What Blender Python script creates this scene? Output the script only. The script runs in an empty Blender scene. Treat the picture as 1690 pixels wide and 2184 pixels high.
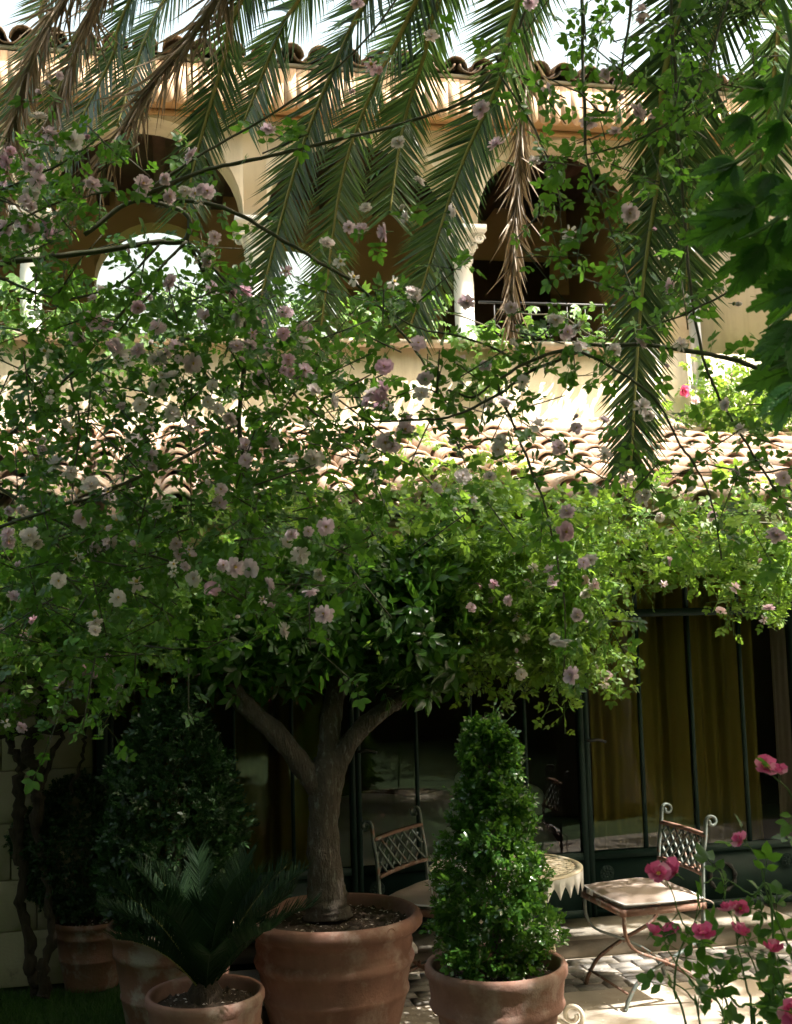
import bpy, math, random
import numpy as np
from mathutils import Matrix, Vector

rng = np.random.default_rng(11)
random.seed(5)
SC = bpy.context.scene
COL = SC.collection
PI = math.pi

# ------------------------------------------------------------------ camera
PITCH, ROLL, FPX = math.radians(5.9), -0.028, 2500.0
CAM = np.array([0, 0, 1.7])
cd = bpy.data.cameras.new('camera')
cam = bpy.data.objects.new('camera', cd)
COL.objects.link(cam)
CM = Matrix.Rotation(PI/2 + PITCH, 4, 'X') @ Matrix.Rotation(ROLL, 4, 'Z')
cam.matrix_world = Matrix.Translation(CAM) @ CM
cd.sensor_fit = 'VERTICAL'
cd.sensor_height = 36.0
cd.lens = FPX/2184*36
cd.clip_end = 5000
cd.dof.use_dof = True
cd.dof.focus_distance = 5.0
cd.dof.aperture_fstop = 9.0
SC.camera = cam

# ------------------------------------------------------------------ light
TO_SUN = np.array([0.60, -0.17, 1.0])
TO_SUN = TO_SUN/np.linalg.norm(TO_SUN)
W = bpy.data.worlds.new('World')
SC.world = W
W.use_nodes = True
nt = W.node_tree
nt.nodes.clear()
sky = nt.nodes.new('ShaderNodeTexSky')
sky.sky_type = 'NISHITA'
sky.sun_disc = False
sky.sun_elevation = math.asin(TO_SUN[2])
sky.sun_rotation = math.atan2(TO_SUN[0], TO_SUN[1])
sky.dust_density = 10.0
sky.air_density = 2.6
sky.ozone_density = 0.0
bg = nt.nodes.new('ShaderNodeBackground')
bg.inputs['Strength'].default_value = 0.15
wo = nt.nodes.new('ShaderNodeOutputWorld')
nt.links.new(sky.outputs[0], bg.inputs['Color'])
nt.links.new(bg.outputs[0], wo.inputs['Surface'])
sd = bpy.data.lights.new('sun', 'SUN')
sd.energy = 5.0
sd.angle = math.radians(0.53)
sd.color = (1.0, 0.95, 0.87)
sun = bpy.data.objects.new('sun', sd)
COL.objects.link(sun)
sun.location = (6, -2, 12)
sun.rotation_euler = Vector(TO_SUN).to_track_quat('Z', 'Y').to_euler()
SC.view_settings.view_transform = 'Standard'
SC.view_settings.look = 'None'
SC.view_settings.gamma = 1.0
SC.view_settings.exposure = 1.7
SC.render.engine = 'CYCLES'
SC.cycles.max_bounces = 4
SC.cycles.diffuse_bounces = 3
SC.cycles.glossy_bounces = 2
SC.cycles.transmission_bounces = 2
SC.cycles.use_adaptive_sampling = True
SC.cycles.adaptive_threshold = 0.03
SC.cycles.transparent_max_bounces = 8
SC.cycles.caustics_reflective = False
SC.cycles.caustics_refractive = False

# ------------------------------------------------------------------ where things stand
CR = np.array(CM.to_3x3())


def ray(px, py):
    return CR @ np.array([(px-845)/FPX, -(py-1092)/FPX, -1.0])


def at(px, py, Y):                       # the point at depth Y metres
    d = ray(px, py)
    return CAM + d*(Y/d[1])


def gz(px, py, z):                       # the point at height z metres
    d = ray(px, py)
    return CAM + d*((z-CAM[2])/d[2])


FA = math.radians(11)
F0 = np.array([.95, 6.6, 0])
DU = np.array([math.cos(FA), math.sin(FA), 0])
DW = np.array([-math.sin(FA), math.cos(FA), 0])


def uz(px, py, w):                       # along-facade position and height on the plane w metres behind the glass
    d = ray(px, py)
    t = ((F0+DW*w-CAM) @ DW)/(d @ DW)
    P = CAM+d*t
    return float((P-F0) @ DU), float(P[2])


def loc(u, w, z):
    return F0+DU*u+DW*w+np.array([0, 0, z])


# ------------------------------------------------------------------ mesh helpers
def nrm(a):
    return a/np.maximum(np.linalg.norm(a, axis=-1, keepdims=True), 1e-9)


class MB:
    def __init__(s):
        s.v = []; s.f = {3: [], 4: []}; s.m = {3: [], 4: []}; s.p = []; s.pm = []; s.n = 0

    def add(s, V, F=(), m=0):
        V = np.asarray(V, float).reshape(-1, 3)
        s.v.append(V)
        for A in F:
            A = np.asarray(A, int)
            if A.size:
                k = A.shape[1]
                s.f[k].append(A+s.n); s.m[k].append(np.full(len(A), m))
        s.n += len(V)
        return s

    def poly(s, V, faces, m=0):
        V = np.asarray(V, float).reshape(-1, 3)
        s.v.append(V)
        for f in faces:
            if len(f) in (3, 4):
                s.f[len(f)].append(np.array([f])+s.n); s.m[len(f)].append(np.array([m]))
            else:
                s.p.append([i+s.n for i in f]); s.pm.append(m)
        s.n += len(V)
        return s

    def box(s, x0, x1, y0, y1, z0, z1, m=0):
        V = [(x, y, z) for z in (z0, z1) for y in (y0, y1) for x in (x0, x1)]
        F = [(0, 2, 3, 1), (4, 5, 7, 6), (0, 1, 5, 4), (2, 6, 7, 3), (0, 4, 6, 2), (1, 3, 7, 5)]
        return s.add(V, [F], m)

    def prism(s, poly, y0, y1, m=0):      # polygon in x,z extruded along y
        n = len(poly)
        V = [(x, y0, z) for x, z in poly]+[(x, y1, z) for x, z in poly]
        F = [tuple(range(n)), tuple(range(2*n-1, n-1, -1))]
        F += [(i, i+n, (i+1) % n+n, (i+1) % n) for i in range(n)]
        return s.poly(V, F, m)

    def tube(s, P, r, k=6, m=0, flat=None, closed=False):
        P = np.asarray(P, float)
        n = len(P)
        r = np.broadcast_to(np.asarray(r, float), (n,))
        T = nrm(np.gradient(P, axis=0))
        ref = np.array([0, 0, 1.0]) if abs(T[0][2]) < .9 else np.array([0, 1.0, 0])
        N = np.zeros((n, 3))
        a = nrm(np.cross(T[0], ref))
        for i in range(n):
            a = a-T[i]*(a @ T[i])
            a = a/max(np.linalg.norm(a), 1e-9)
            N[i] = a
        Bn = np.cross(T, N)
        th = np.arange(k)*2*PI/k+PI/k
        fl = 1.0 if flat is None else flat
        V = P[:, None]+r[:, None, None]*(np.cos(th)[None, :, None]*N[:, None]+fl*np.sin(th)[None, :, None]*Bn[:, None])
        V = V.reshape(-1, 3)
        i = np.arange(n-1)[:, None]*k
        j = np.arange(k)[None]
        F = np.stack([i+j, i+(j+1) % k, i+k+(j+1) % k, i+k+j], -1).reshape(-1, 4)
        s.add(V, [F], m)
        base = s.n-len(V)
        for c0, rev in ((0, True), ((n-1)*k, False)):
            idx = [base+c0+q for q in range(k)]
            if rev: idx = idx[::-1]
            if k == 4: s.f[4].append(np.array([idx])); s.m[4].append(np.array([m]))
            elif k == 3: s.f[3].append(np.array([idx])); s.m[3].append(np.array([m]))
            else: s.p.append(idx); s.pm.append(m)
        return s

    def lathe(s, prof, n=32, c=(0, 0, 0), m=0, jit=0):
        prof = np.asarray(prof, float)
        k = len(prof)
        th = np.arange(n)*2*PI/n
        V = np.stack([prof[:, None, 0]*np.cos(th), prof[:, None, 0]*np.sin(th), np.repeat(prof[:, 1:2], n, 1)], -1)
        if jit: V = V*(1+jit*np.sin(th*3+1)[None, :, None]*np.array([1, 1, 0]))
        V = V.reshape(-1, 3)+np.asarray(c)
        i = np.arange(k-1)[:, None]*n
        j = np.arange(n)[None]
        F = np.stack([i+j, i+(j+1) % n, i+n+(j+1) % n, i+n+j], -1).reshape(-1, 4)
        return s.add(V, [F], m)

    def scatter(s, tpl, pos, Rm, sc, m=0):
        TV, TF = tpl
        pos = np.asarray(pos); N = len(pos)
        if N == 0: return s
        sc = np.asarray(sc, float)
        sc = np.broadcast_to(sc[:, None] if sc.ndim == 1 else sc, (N, 3)) if sc.ndim else np.full((N, 3), sc)
        V = np.einsum('nij,nkj->nki', Rm, TV[None]*sc[:, None, :])+pos[:, None]
        k = len(TV)
        off = (np.arange(N)*k)[:, None, None]
        s.add(V.reshape(-1, 3), [(np.asarray(A)[None]+off).reshape(-1, np.asarray(A).shape[1]) for A in TF], m)
        return s

    def mesh(s, name, mats, smooth=False):
        me = bpy.data.meshes.new(name)
        V = np.concatenate(s.v) if s.v else np.zeros((0, 3))
        lv, ls, mi = [], [], []
        pos = 0
        for k in (3, 4):
            if s.f[k]:
                A = np.concatenate(s.f[k])
                lv.append(A.ravel()); ls.append(pos+np.arange(len(A))*k); mi.append(np.concatenate(s.m[k])); pos += A.size
        for f, m in zip(s.p, s.pm):
            lv.append(np.array(f)); ls.append(np.array([pos])); mi.append(np.array([m])); pos += len(f)
        lv = np.concatenate(lv); ls = np.concatenate(ls); mi = np.concatenate(mi)
        me.vertices.add(len(V)); me.vertices.foreach_set('co', V.astype(np.float32).ravel())
        me.loops.add(len(lv)); me.loops.foreach_set('vertex_index', lv.astype(np.int32))
        me.polygons.add(len(ls)); me.polygons.foreach_set('loop_start', ls.astype(np.int32))
        if not isinstance(mats, (list, tuple)): mats = [mats]
        for m in mats: me.materials.append(m)
        me.polygons.foreach_set('material_index', mi.astype(np.int32))
        if smooth: me.polygons.foreach_set('use_smooth', np.ones(len(ls), bool))
        me.update(calc_edges=True)
        return me

    def obj(s, name, mats, parent=None, smooth=False):
        return put(name, s.mesh(name, mats, smooth), parent)


def put(name, me, parent=None, M=None):
    o = bpy.data.objects.new(name, me)
    COL.objects.link(o)
    if parent is not None: o.parent = parent
    if M is not None: o.matrix_basis = M
    return o


def tag(o, label, cat, group=None, kind=None):
    if label: o['label'] = label
    if cat: o['category'] = cat
    if group: o['group'] = group
    if kind: o['kind'] = kind
    return o


def thing(name, label, cat, p=(0, 0, 0), rz=0, group=None):
    o = bpy.data.objects.new(name, None)
    COL.objects.link(o)
    o.location = tuple(p); o.rotation_euler = (0, 0, rz)
    o.empty_display_size = .1
    return tag(o, label, cat, group)


def struct(o):
    o['kind'] = 'structure'
    return o


def stuff(o):
    o['kind'] = 'stuff'
    return o


def cat_rom(P, n=8):
    P = np.asarray(P, float)
    Q = np.concatenate([[2*P[0]-P[1]], P, [2*P[-1]-P[-2]]])
    out = []
    for i in range(1, len(Q)-2):
        t = np.linspace(0, 1, n, endpoint=False)[:, None]
        a, b, c, d = Q[i-1], Q[i], Q[i+1], Q[i+2]
        out.append(.5*((2*b)+(c-a)*t+(2*a-5*b+4*c-d)*t**2+(3*b-a-3*c+d)*t**3))
    out.append(P[-1:])
    return np.concatenate(out)


def resample(P, step):
    P = np.asarray(P)
    L = np.concatenate([[0], np.cumsum(np.linalg.norm(np.diff(P, axis=0), axis=1))])
    s = np.arange(0, L[-1], step)
    return np.stack([np.interp(s, L, P[:, i]) for i in range(3)], -1), s/L[-1]


def frames(D, Nrm):                       # template y -> D, z -> about Nrm
    y = nrm(D)
    x = nrm(np.cross(y, Nrm))
    z = np.cross(x, y)
    return np.stack([x, y, z], -1)


def rdir(n):
    return nrm(rng.normal(size=(n, 3)))


# ------------------------------------------------------------------ materials
def new_mat(name):
    m = bpy.data.materials.new(name)
    m.use_nodes = True
    t = m.node_tree
    t.nodes.clear()
    return m, t, t.nodes.new('ShaderNodeOutputMaterial')


def ramp(t, src, stops):
    r = t.nodes.new('ShaderNodeValToRGB')
    e = r.color_ramp.elements
    while len(e) < len(stops): e.new(.5)
    for q, (p, c) in zip(e, stops):
        q.position = p; q.color = (*c, 1)
    t.links.new(src, r.inputs[0])
    return r.outputs[0]


def noise(t, scale, detail=6, rough=.6, vec=None, dist=0):
    n = t.nodes.new('ShaderNodeTexNoise')
    n.inputs['Scale'].default_value = scale; n.inputs['Detail'].default_value = detail
    n.inputs['Roughness'].default_value = rough; n.inputs['Distortion'].default_value = dist
    if vec is not None: t.links.new(vec, n.inputs['Vector'])
    return n.outputs['Fac']


def mixc(t, fac, a, b, mode='MIX'):
    n = t.nodes.new('ShaderNodeMix'); n.data_type = 'RGBA'; n.blend_type = mode
    for s, v in ((0, fac), (6, a), (7, b)):
        if isinstance(v, (int, float)): n.inputs[s].default_value = v
        elif isinstance(v, tuple): n.inputs[s].default_value = (*v, 1)
        else: t.links.new(v, n.inputs[s])
    return n.outputs[2]


def coords(t, scale=(1, 1, 1), kind='Object', rand=False):
    c = t.nodes.new('ShaderNodeTexCoord')
    mp = t.nodes.new('ShaderNodeMapping')
    mp.inputs['Scale'].default_value = scale
    t.links.new(c.outputs[kind], mp.inputs[0])
    if rand:
        oi = t.nodes.new('ShaderNodeObjectInfo')
        mu = t.nodes.new('ShaderNodeMath'); mu.operation = 'MULTIPLY'; mu.inputs[1].default_value = 37.0
        t.links.new(oi.outputs['Random'], mu.inputs[0])
        cx = t.nodes.new('ShaderNodeCombineXYZ')
        for i in range(3): t.links.new(mu.outputs[0], cx.inputs[i])
        t.links.new(cx.outputs[0], mp.inputs['Location'])
    return mp.outputs[0]


def surf(name, stops, scale=4, rough=.8, bump=.2, bscale=40, stretch=(1, 1, 1), metal=0, second=None, spec=.4, rand=False, bdist=.01, vary=0, streak=None):
    m, t, o = new_mat(name)
    b = t.nodes.new('ShaderNodeBsdfPrincipled')
    v = coords(t, stretch, rand=rand)
    c = ramp(t, noise(t, scale, vec=v), stops)
    if second:                            # (scale, threshold low, high, colour)
        f = ramp(t, noise(t, second[0], 8, .65, vec=v), [(second[1], (0, 0, 0)), (second[2], (1, 1, 1))])
        c = mixc(t, f, c, second[3])
    if streak:                            # (stretch, low, high, colour, amount): long vertical runs of dirt or lime
        v2 = coords(t, streak[0], rand=rand)
        f = ramp(t, noise(t, 1.0, 7, .6, vec=v2), [(streak[1], (0, 0, 0)), (streak[2], (streak[4],)*3)])
        c = mixc(t, f, c, streak[3])
    if vary:
        oi = t.nodes.new('ShaderNodeObjectInfo')
        mr = t.nodes.new('ShaderNodeMapRange'); mr.inputs[3].default_value = 1-vary; mr.inputs[4].default_value = 1+vary*.6
        t.links.new(oi.outputs['Random'], mr.inputs[0])
        c = mixc(t, 1.0, c, mr.outputs[0], 'MULTIPLY')
    t.links.new(c, b.inputs['Base Color'])
    b.inputs['Roughness'].default_value = rough; b.inputs['Metallic'].default_value = metal
    b.inputs['Specular IOR Level'].default_value = spec
    if bump:
        bn = t.nodes.new('ShaderNodeBump'); bn.inputs['Strength'].default_value = bump; bn.inputs['Distance'].default_value = bdist
        t.links.new(noise(t, bscale, 8, .65, vec=v), bn.inputs['Height'])
        t.links.new(bn.outputs[0], b.inputs['Normal'])
    t.links.new(b.outputs[0], o.inputs[0])
    return m


def leafy(name, c1, c2, trans=.35, tcol=None, rough=.42, spec=.45, c3=None):
    m, t, o = new_mat(name)
    g = t.nodes.new('ShaderNodeNewGeometry')
    oi = t.nodes.new('ShaderNodeObjectInfo')
    ad = t.nodes.new('ShaderNodeMath'); ad.operation = 'ADD'
    fr = t.nodes.new('ShaderNodeMath'); fr.operation = 'FRACT'
    t.links.new(g.outputs['Random Per Island'], ad.inputs[0]); t.links.new(oi.outputs['Random'], ad.inputs[1])
    t.links.new(ad.outputs[0], fr.inputs[0])
    c = ramp(t, fr.outputs[0], [(0, c1), (.72, c2)]+([(1.0, c3)] if c3 else []))
    b = t.nodes.new('ShaderNodeBsdfPrincipled')
    b.inputs['Roughness'].default_value = rough
    b.inputs['Specular IOR Level'].default_value = spec
    t.links.new(c, b.inputs['Base Color'])
    tr = t.nodes.new('ShaderNodeBsdfTranslucent')
    t.links.new(mixc(t, .75, c, tcol or tuple(min(1, 2.2*x) for x in c2)), tr.inputs[0])
    mx = t.nodes.new('ShaderNodeMixShader'); mx.inputs[0].default_value = trans
    t.links.new(b.outputs[0], mx.inputs[1]); t.links.new(tr.outputs[0], mx.inputs[2])
    t.links.new(mx.outputs[0], o.inputs[0])
    return m


M = {}
M['plaster'] = surf('plaster', [(.3, (.61, .535, .41)), (.7, (.69, .615, .49))], 1.6, .9, .25, 90, second=(2.5, .55, .75, (.50, .41, .29)), streak=((6, 6, .6), .46, .68, (.36, .29, .2), .6))
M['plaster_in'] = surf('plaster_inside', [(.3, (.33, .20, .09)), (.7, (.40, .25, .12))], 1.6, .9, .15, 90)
M['limestone'] = surf('limestone', [(.3, (.30, .26, .17)), (.7, (.40, .345, .23))], 3, .9, .4, 60, second=(7, .6, .7, (.2, .17, .11)), rand=True, vary=.06)
M['mortar'] = surf('mortar', [(.3, (.25, .215, .15)), (.7, (.31, .265, .19))], 9, .95, .3, 90)
M['tile'] = surf('roof_tile', [(.25, (.42, .27, .19)), (.5, (.55, .42, .325)), (.75, (.62, .53, .44))], 7, .9, .5, 50, second=(11, .54, .68, (.38, .33, .27)), rand=True, vary=.24)
M['tile_old'] = surf('roof_tile_old', [(.25, (.10, .065, .04)), (.5, (.19, .125, .08)), (.75, (.26, .18, .12))], 6, .9, .4, 60, second=(9, .5, .62, (.09, .075, .055)), rand=True, vary=.25)
M['wood'] = surf('fascia_wood', [(.3, (.42, .26, .15)), (.55, (.56, .39, .26)), (.8, (.64, .48, .35))], 5, .75, .25, 30, stretch=(14, 14, 1.2), rand=True, vary=.15)
M['soffit'] = surf('soffit_wood', [(.3, (.36, .21, .095)), (.7, (.46, .285, .14))], 4, .8, .2, 40, stretch=(1, 10, 10))
M['beam'] = surf('dark_beam', [(.3, (.045, .02, .012)), (.7, (.08, .04, .022))], 5, .8, .3, 30)
M['marble'] = surf('white_marble', [(.3, (.74, .74, .74)), (.7, (.82, .82, .81))], 6, .55, .08, 60)
M['ledge'] = surf('ledge_stone', [(.3, (.40, .345, .27)), (.7, (.52, .45, .36))], 8, .9, .4, 60, second=(14, .55, .68, (.2, .17, .13)))
M['zinc'] = surf('zinc', [(.3, (.38, .41, .46)), (.7, (.47, .50, .55))], 8, .42, .06, 40, metal=.55)
M['steel'] = surf('green_steel', [(.3, (.005, .019, .016)), (.7, (.009, .028, .023))], 12, .6, .08, 60, spec=.25)
M['iron_black'] = surf('black_iron', [(.3, (.015, .015, .015)), (.7, (.03, .03, .03))], 12, .5, .1, 60)
M['curtain'] = surf('mustard_curtain', [(.3, (.23, .168, .035)), (.7, (.30, .22, .045))], 2, .85, .1, 200, stretch=(6, 6, .6), spec=.2)
M['curtain_white'] = surf('pale_curtain', [(.3, (.30, .22, .17)), (.7, (.36, .27, .21))], 2, .85, .1, 200, spec=.2)
M['curtain_brown'] = surf('ochre_curtain', [(.3, (.16, .085, .015)), (.7, (.22, .12, .02))], 2, .85, .1, 200, stretch=(6, 6, .6), spec=.2)
M['bed'] = surf('white_cotton', [(.3, (.62, .62, .6)), (.7, (.7, .7, .68))], 3, .9, .2, 20)
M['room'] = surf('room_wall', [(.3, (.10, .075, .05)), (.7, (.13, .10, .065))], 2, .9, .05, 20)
M['terra'] = surf('terracotta', [(.25, (.16, .08, .058)), (.55, (.25, .132, .098)), (.8, (.32, .195, .15))], 4.5, .85, .35, 60, second=(7, .52, .70, (.37, .28, .235)), rand=True, streak=((9, 9, 2.0), .52, .72, (.13, .075, .05), .45))
M['terra_dark'] = surf('weathered_terracotta', [(.25, (.15, .065, .04)), (.55, (.23, .11, .07)), (.8, (.30, .16, .105))], 4, .88, .4, 60, second=(6, .50, .62, (.31, .26, .21)), rand=True, streak=((9, 9, 2.0), .5, .7, (.09, .07, .045), .5))
M['soil'] = surf('soil', [(.3, (.03, .02, .012)), (.6, (.075, .05, .033)), (.8, (.14, .10, .07))], 30, .95, .9, 50, bdist=.03)
M['bark'] = surf('smooth_bark', [(.25, (.055, .042, .032)), (.6, (.10, .08, .062)), (.85, (.15, .13, .105))], 6, .9, .9, 26, stretch=(3, 3, .9), bdist=.025, second=(16, .55, .63, (.17, .165, .14)))
M['vine_bark'] = surf('vine_bark', [(.25, (.03, .02, .013)), (.6, (.06, .042, .028)), (.85, (.10, .075, .052))], 10, .9, .8, 25, stretch=(4, 4, .6), bdist=.03)
M['cane'] = surf('rose_cane', [(.3, (.045, .055, .022)), (.7, (.075, .06, .035))], 9, .65, .2, 40)
M['cane_green'] = surf('young_cane', [(.3, (.06, .13, .03)), (.7, (.10, .17, .045))], 9, .6, .1, 40)
M['rust'] = surf('rusty_iron', [(.3, (.12, .058, .038)), (.6, (.22, .125, .09)), (.8, (.29, .20, .15))], 14, .7, .4, 60, second=(18, .55, .68, (.34, .33, .29)), rand=True)
M['verdigris'] = surf('flaking_grey_paint', [(.35, (.085, .11, .10)), (.65, (.19, .215, .195))], 10, .55, .3, 60, second=(16, .56, .64, (.20, .10, .06)), rand=True)
M['cream_paint'] = surf('cream_paint', [(.3, (.55, .46, .32)), (.6, (.68, .62, .5))], 12, .55, .25, 50, second=(20, .58, .68, (.36, .18, .09)), rand=True)
M['white_paint'] = surf('old_white_paint', [(.3, (.58, .58, .57)), (.6, (.7, .69, .67))], 12, .5, .2, 50, second=(24, .62, .7, (.34, .24, .18)), rand=True)
M['taupe'] = surf('taupe_canvas', [(.3, (.36, .285, .245)), (.7, (.43, .35, .305))], 8, .9, .25, 300, spec=.2)
M['piping'] = surf('white_piping', [(.3, (.62, .62, .64)), (.7, (.7, .7, .72))], 8, .8, 0)
M['terrace'] = surf('terrace_concrete', [(.25, (.27, .235, .19)), (.5, (.38, .335, .275)), (.75, (.45, .40, .335))], 1.7, .9, .4, 70, second=(5, .55, .75, (.27, .22, .165)))
M['sett'] = surf('grey_sett', [(.3, (.25, .235, .215)), (.7, (.36, .34, .31))], 9, .85, .4, 80, rand=True, vary=.25)
M['step'] = surf('step_stone', [(.3, (.30, .265, .215)), (.7, (.40, .36, .30))], 5, .9, .5, 60)
M['rock'] = surf('kerb_rock', [(.3, (.19, .175, .15)), (.7, (.3, .28, .245))], 7, .9, .6, 30)
M['earth'] = surf('ground_earth', [(.3, (.05, .05, .022)), (.7, (.085, .08, .04))], 2, .95, .4, 40)

M['lawn'] = surf('lawn', [(.3, (.022, .045, .012)), (.7, (.04, .075, .02))], 3, .95, .5, 60)
M['grass'] = leafy('grass_blades', (.03, .075, .012), (.06, .13, .022), .3)
M['rose_leaf'] = leafy('rose_leaf', (.018, .058, .012), (.048, .125, .022), .40, (.2, .46, .035), c3=(.085, .165, .03), spec=.3)
M['rose_leaf_young'] = leafy('young_rose_leaf', (.07, .16, .03), (.14, .25, .045), .42, (.38, .62, .06), c3=(.2, .27, .06))
M['citrus_leaf'] = leafy('citrus_leaf', (.02, .065, .009), (.045, .125, .016), .3, (.17, .4, .03), rough=.28, spec=.6)
M['box_leaf'] = leafy('box_leaf', (.018, .06, .012), (.05, .13, .022), .3, (.2, .44, .04), rough=.2, spec=.8)
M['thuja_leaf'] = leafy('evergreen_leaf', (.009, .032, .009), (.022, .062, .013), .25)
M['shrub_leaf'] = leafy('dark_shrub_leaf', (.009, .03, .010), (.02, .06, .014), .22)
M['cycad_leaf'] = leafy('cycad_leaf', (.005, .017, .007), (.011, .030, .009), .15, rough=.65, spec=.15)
M['ivy_leaf'] = leafy('creeper_leaf', (.04, .11, .025), (.09, .19, .04), .38, (.26, .5, .05), c3=(.12, .2, .045))
M['vine_leaf'] = leafy('big_vine_leaf', (.02, .075, .02), (.045, .12, .025), .42, (.16, .42, .03), rough=.38)
M['vein'] = leafy('leaf_vein', (.06, .14, .035), (.09, .19, .05), .3)
M['frond'] = leafy('palm_leaflet', (.016, .042, .016), (.04, .075, .022), .22, (.10, .20, .04), rough=.3, spec=.55, c3=(.10, .10, .025))
M['frond_dead'] = leafy('dead_palm_leaflet', (.10, .075, .045), (.17, .13, .085), .25, (.3, .22, .12), rough=.5)
M['rachis'] = surf('palm_rachis', [(.3, (.20, .19, .05)), (.7, (.28, .25, .08))], 6, .5, .1, 40)
M['rachis_dead'] = surf('dead_rachis', [(.3, (.15, .11, .07)), (.7, (.22, .17, .11))], 6, .6, .1, 40)
M['petal_pale'] = leafy('pale_pink_petal', (.71, .53, .61), (.81, .67, .73), .45, (.9, .68, .75), rough=.7, spec=.2)
M['petal_white'] = leafy('blush_petal', (.78, .68, .68), (.84, .77, .75), .45, (.92, .8, .78), rough=.7, spec=.2)
M['petal_rose'] = leafy('rose_pink_petal', (.66, .42, .54), (.76, .53, .63), .45, (.88, .56, .66), rough=.7, spec=.2)
M['petal_hot'] = leafy('hot_pink_petal', (.60, .03, .17), (.74, .14, .34), .42, (.9, .22, .42), rough=.6, spec=.2, c3=(.82, .5, .6))
M['stamen'] = surf('stamen', [(.3, (.5, .33, .06)), (.7, (.6, .42, .1))], 20, .8, 0)
M['white_petal_litter'] = leafy('fallen_petal', (.45, .36, .28), (.7, .6, .52), .2, rough=.8)


def glass():
    m, t, o = new_mat('window_glass')
    f = t.nodes.new('ShaderNodeFresnel'); f.inputs[0].default_value = 1.52
    tr = t.nodes.new('ShaderNodeBsdfTransparent'); tr.inputs[0].default_value = (.86, .9, .87, 1)
    g = t.nodes.new('ShaderNodeBsdfGlossy'); g.inputs['Roughness'].default_value = .0
    ml = t.nodes.new('ShaderNodeMath'); ml.operation = 'MULTIPLY'; ml.inputs[1].default_value = 1.8; ml.use_clamp = True
    mx = t.nodes.new('ShaderNodeMixShader')
    t.links.new(f.outputs[0], ml.inputs[0]); t.links.new(ml.outputs[0], mx.inputs[0])
    t.links.new(tr.outputs[0], mx.inputs[1]); t.links.new(g.outputs[0], mx.inputs[2])
    t.links.new(mx.outputs[0], o.inputs[0])
    return m


M['glass'] = glass()


# ------------------------------------------------------------------ leaf and flower templates (tip along +y, face +z)
def leaf_tpl(w=.5, fold=.12, curl=.12, n=4, peak=.45):
    V, F = [], []
    for i in range(n+1):
        y = i/n
        hw = w*.5*(math.sin(PI*y**(math.log(.5)/math.log(peak)))**.85 if 0 < i < n else 0)
        z = -curl*y*y
        V += [(-hw, y, z+fold*hw), (0, y, z), (hw, y, z+fold*hw)]
    q = []
    for i in range(n):
        a = 3*i
        q += [(a, a+1, a+4, a+3), (a+1, a+2, a+5, a+4)]
    t = [(1, 4, 3), (1, 5, 4), (3*n-3, 3*n-2, 3*n+1), (3*n-2, 3*n-1, 3*n+1)]
    return np.array(V), ([np.array(q[2:-2])] if n > 2 else [])+[np.array(t)]


def join_tpl(parts):
    V, F3, F4, n = [], [], [], 0
    for v, fs in parts:
        V.append(v)
        for A in fs:
            A = np.asarray(A)
            if A.size: (F3 if A.shape[1] == 3 else F4).append(A+n)
        n += len(v)
    return np.concatenate(V), ([np.concatenate(F3)] if F3 else [])+([np.concatenate(F4)] if F4 else [])


def place_tpl(tpl, ang, p, s, tilt=0, roll=0):
    v = tpl[0]*s
    R = np.array((Matrix.Rotation(ang, 3, 'Z') @ Matrix.Rotation(tilt, 3, 'X') @ Matrix.Rotation(roll, 3, 'Y')))
    return v @ R.T+np.array(p), tpl[1]


def stem_tpl(pts, r=.008, k=3):
    b = MB().tube(np.array(pts, float), r, k)
    fs = [np.concatenate(b.f[j]) for j in (3, 4) if b.f[j]]
    return np.concatenate(b.v), fs


LEAFLET = leaf_tpl(.62, .25, .12, 3)


def compound(seed, n=5):
    r = random.Random(seed)
    P = [stem_tpl([(0, 0, 0), (0, .5, .02), (0, .62, 0)], .012)]
    for y in ((.34, .6) if n == 5 else (.25, .45, .65)):
        for s in (-1, 1):
            P.append(place_tpl(LEAFLET, -s*r.uniform(.95, 1.25), (s*.01, y, .01), r.uniform(.34, .42)*(.85 if y < .4 else 1), r.uniform(-.25, .2), r.uniform(-.25, .25)))
    P.append(place_tpl(LEAFLET, r.uniform(-.15, .15), (0, .6, 0), r.uniform(.4, .46), r.uniform(-.3, .1)))
    return join_tpl(P)


ROSE_LEAVES = [compound(i) for i in range(4)]
LOWLEAF = leaf_tpl(.55, .2, .1, 2)
CREEPER = join_tpl([place_tpl(LOWLEAF, a, (0, 0, 0), s, -.35) for a, s in ((0, .6), (.75, .55), (-.75, .55), (1.5, .42), (-1.5, .42))])
TRIPLE = join_tpl([place_tpl(LOWLEAF, a, (0, y, 0), s, t) for a, y, s, t in ((0, .45, .55, -.2), (.9, .3, .45, .1), (-.9, .3, .45, -.1), (.8, .05, .4, .2), (-.8, .05, .4, 0))])
STEM = stem_tpl([(0, 0, 0), (0, .5, 0), (0, 1, 0)], 1.0)


def petal(w, cup, n=2):
    V = []
    for i in range(n+1):
        y = i/n
        hw = w*(.32+.68*math.sin(PI*.62*y))*(1 if i < n else .72)
        for j in range(3):
            x = (j-1)*hw
            V.append((x, y-(.07*abs(j-1) if i == n else 0), cup*(y*y*.7)+.35*cup*(abs(j-1))*w*(1+y)))
    q = [(3*i+j, 3*i+j+1, 3*i+j+4, 3*i+j+3) for i in range(n) for j in range(2)]
    return np.array(V), [np.array(q)]


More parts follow.
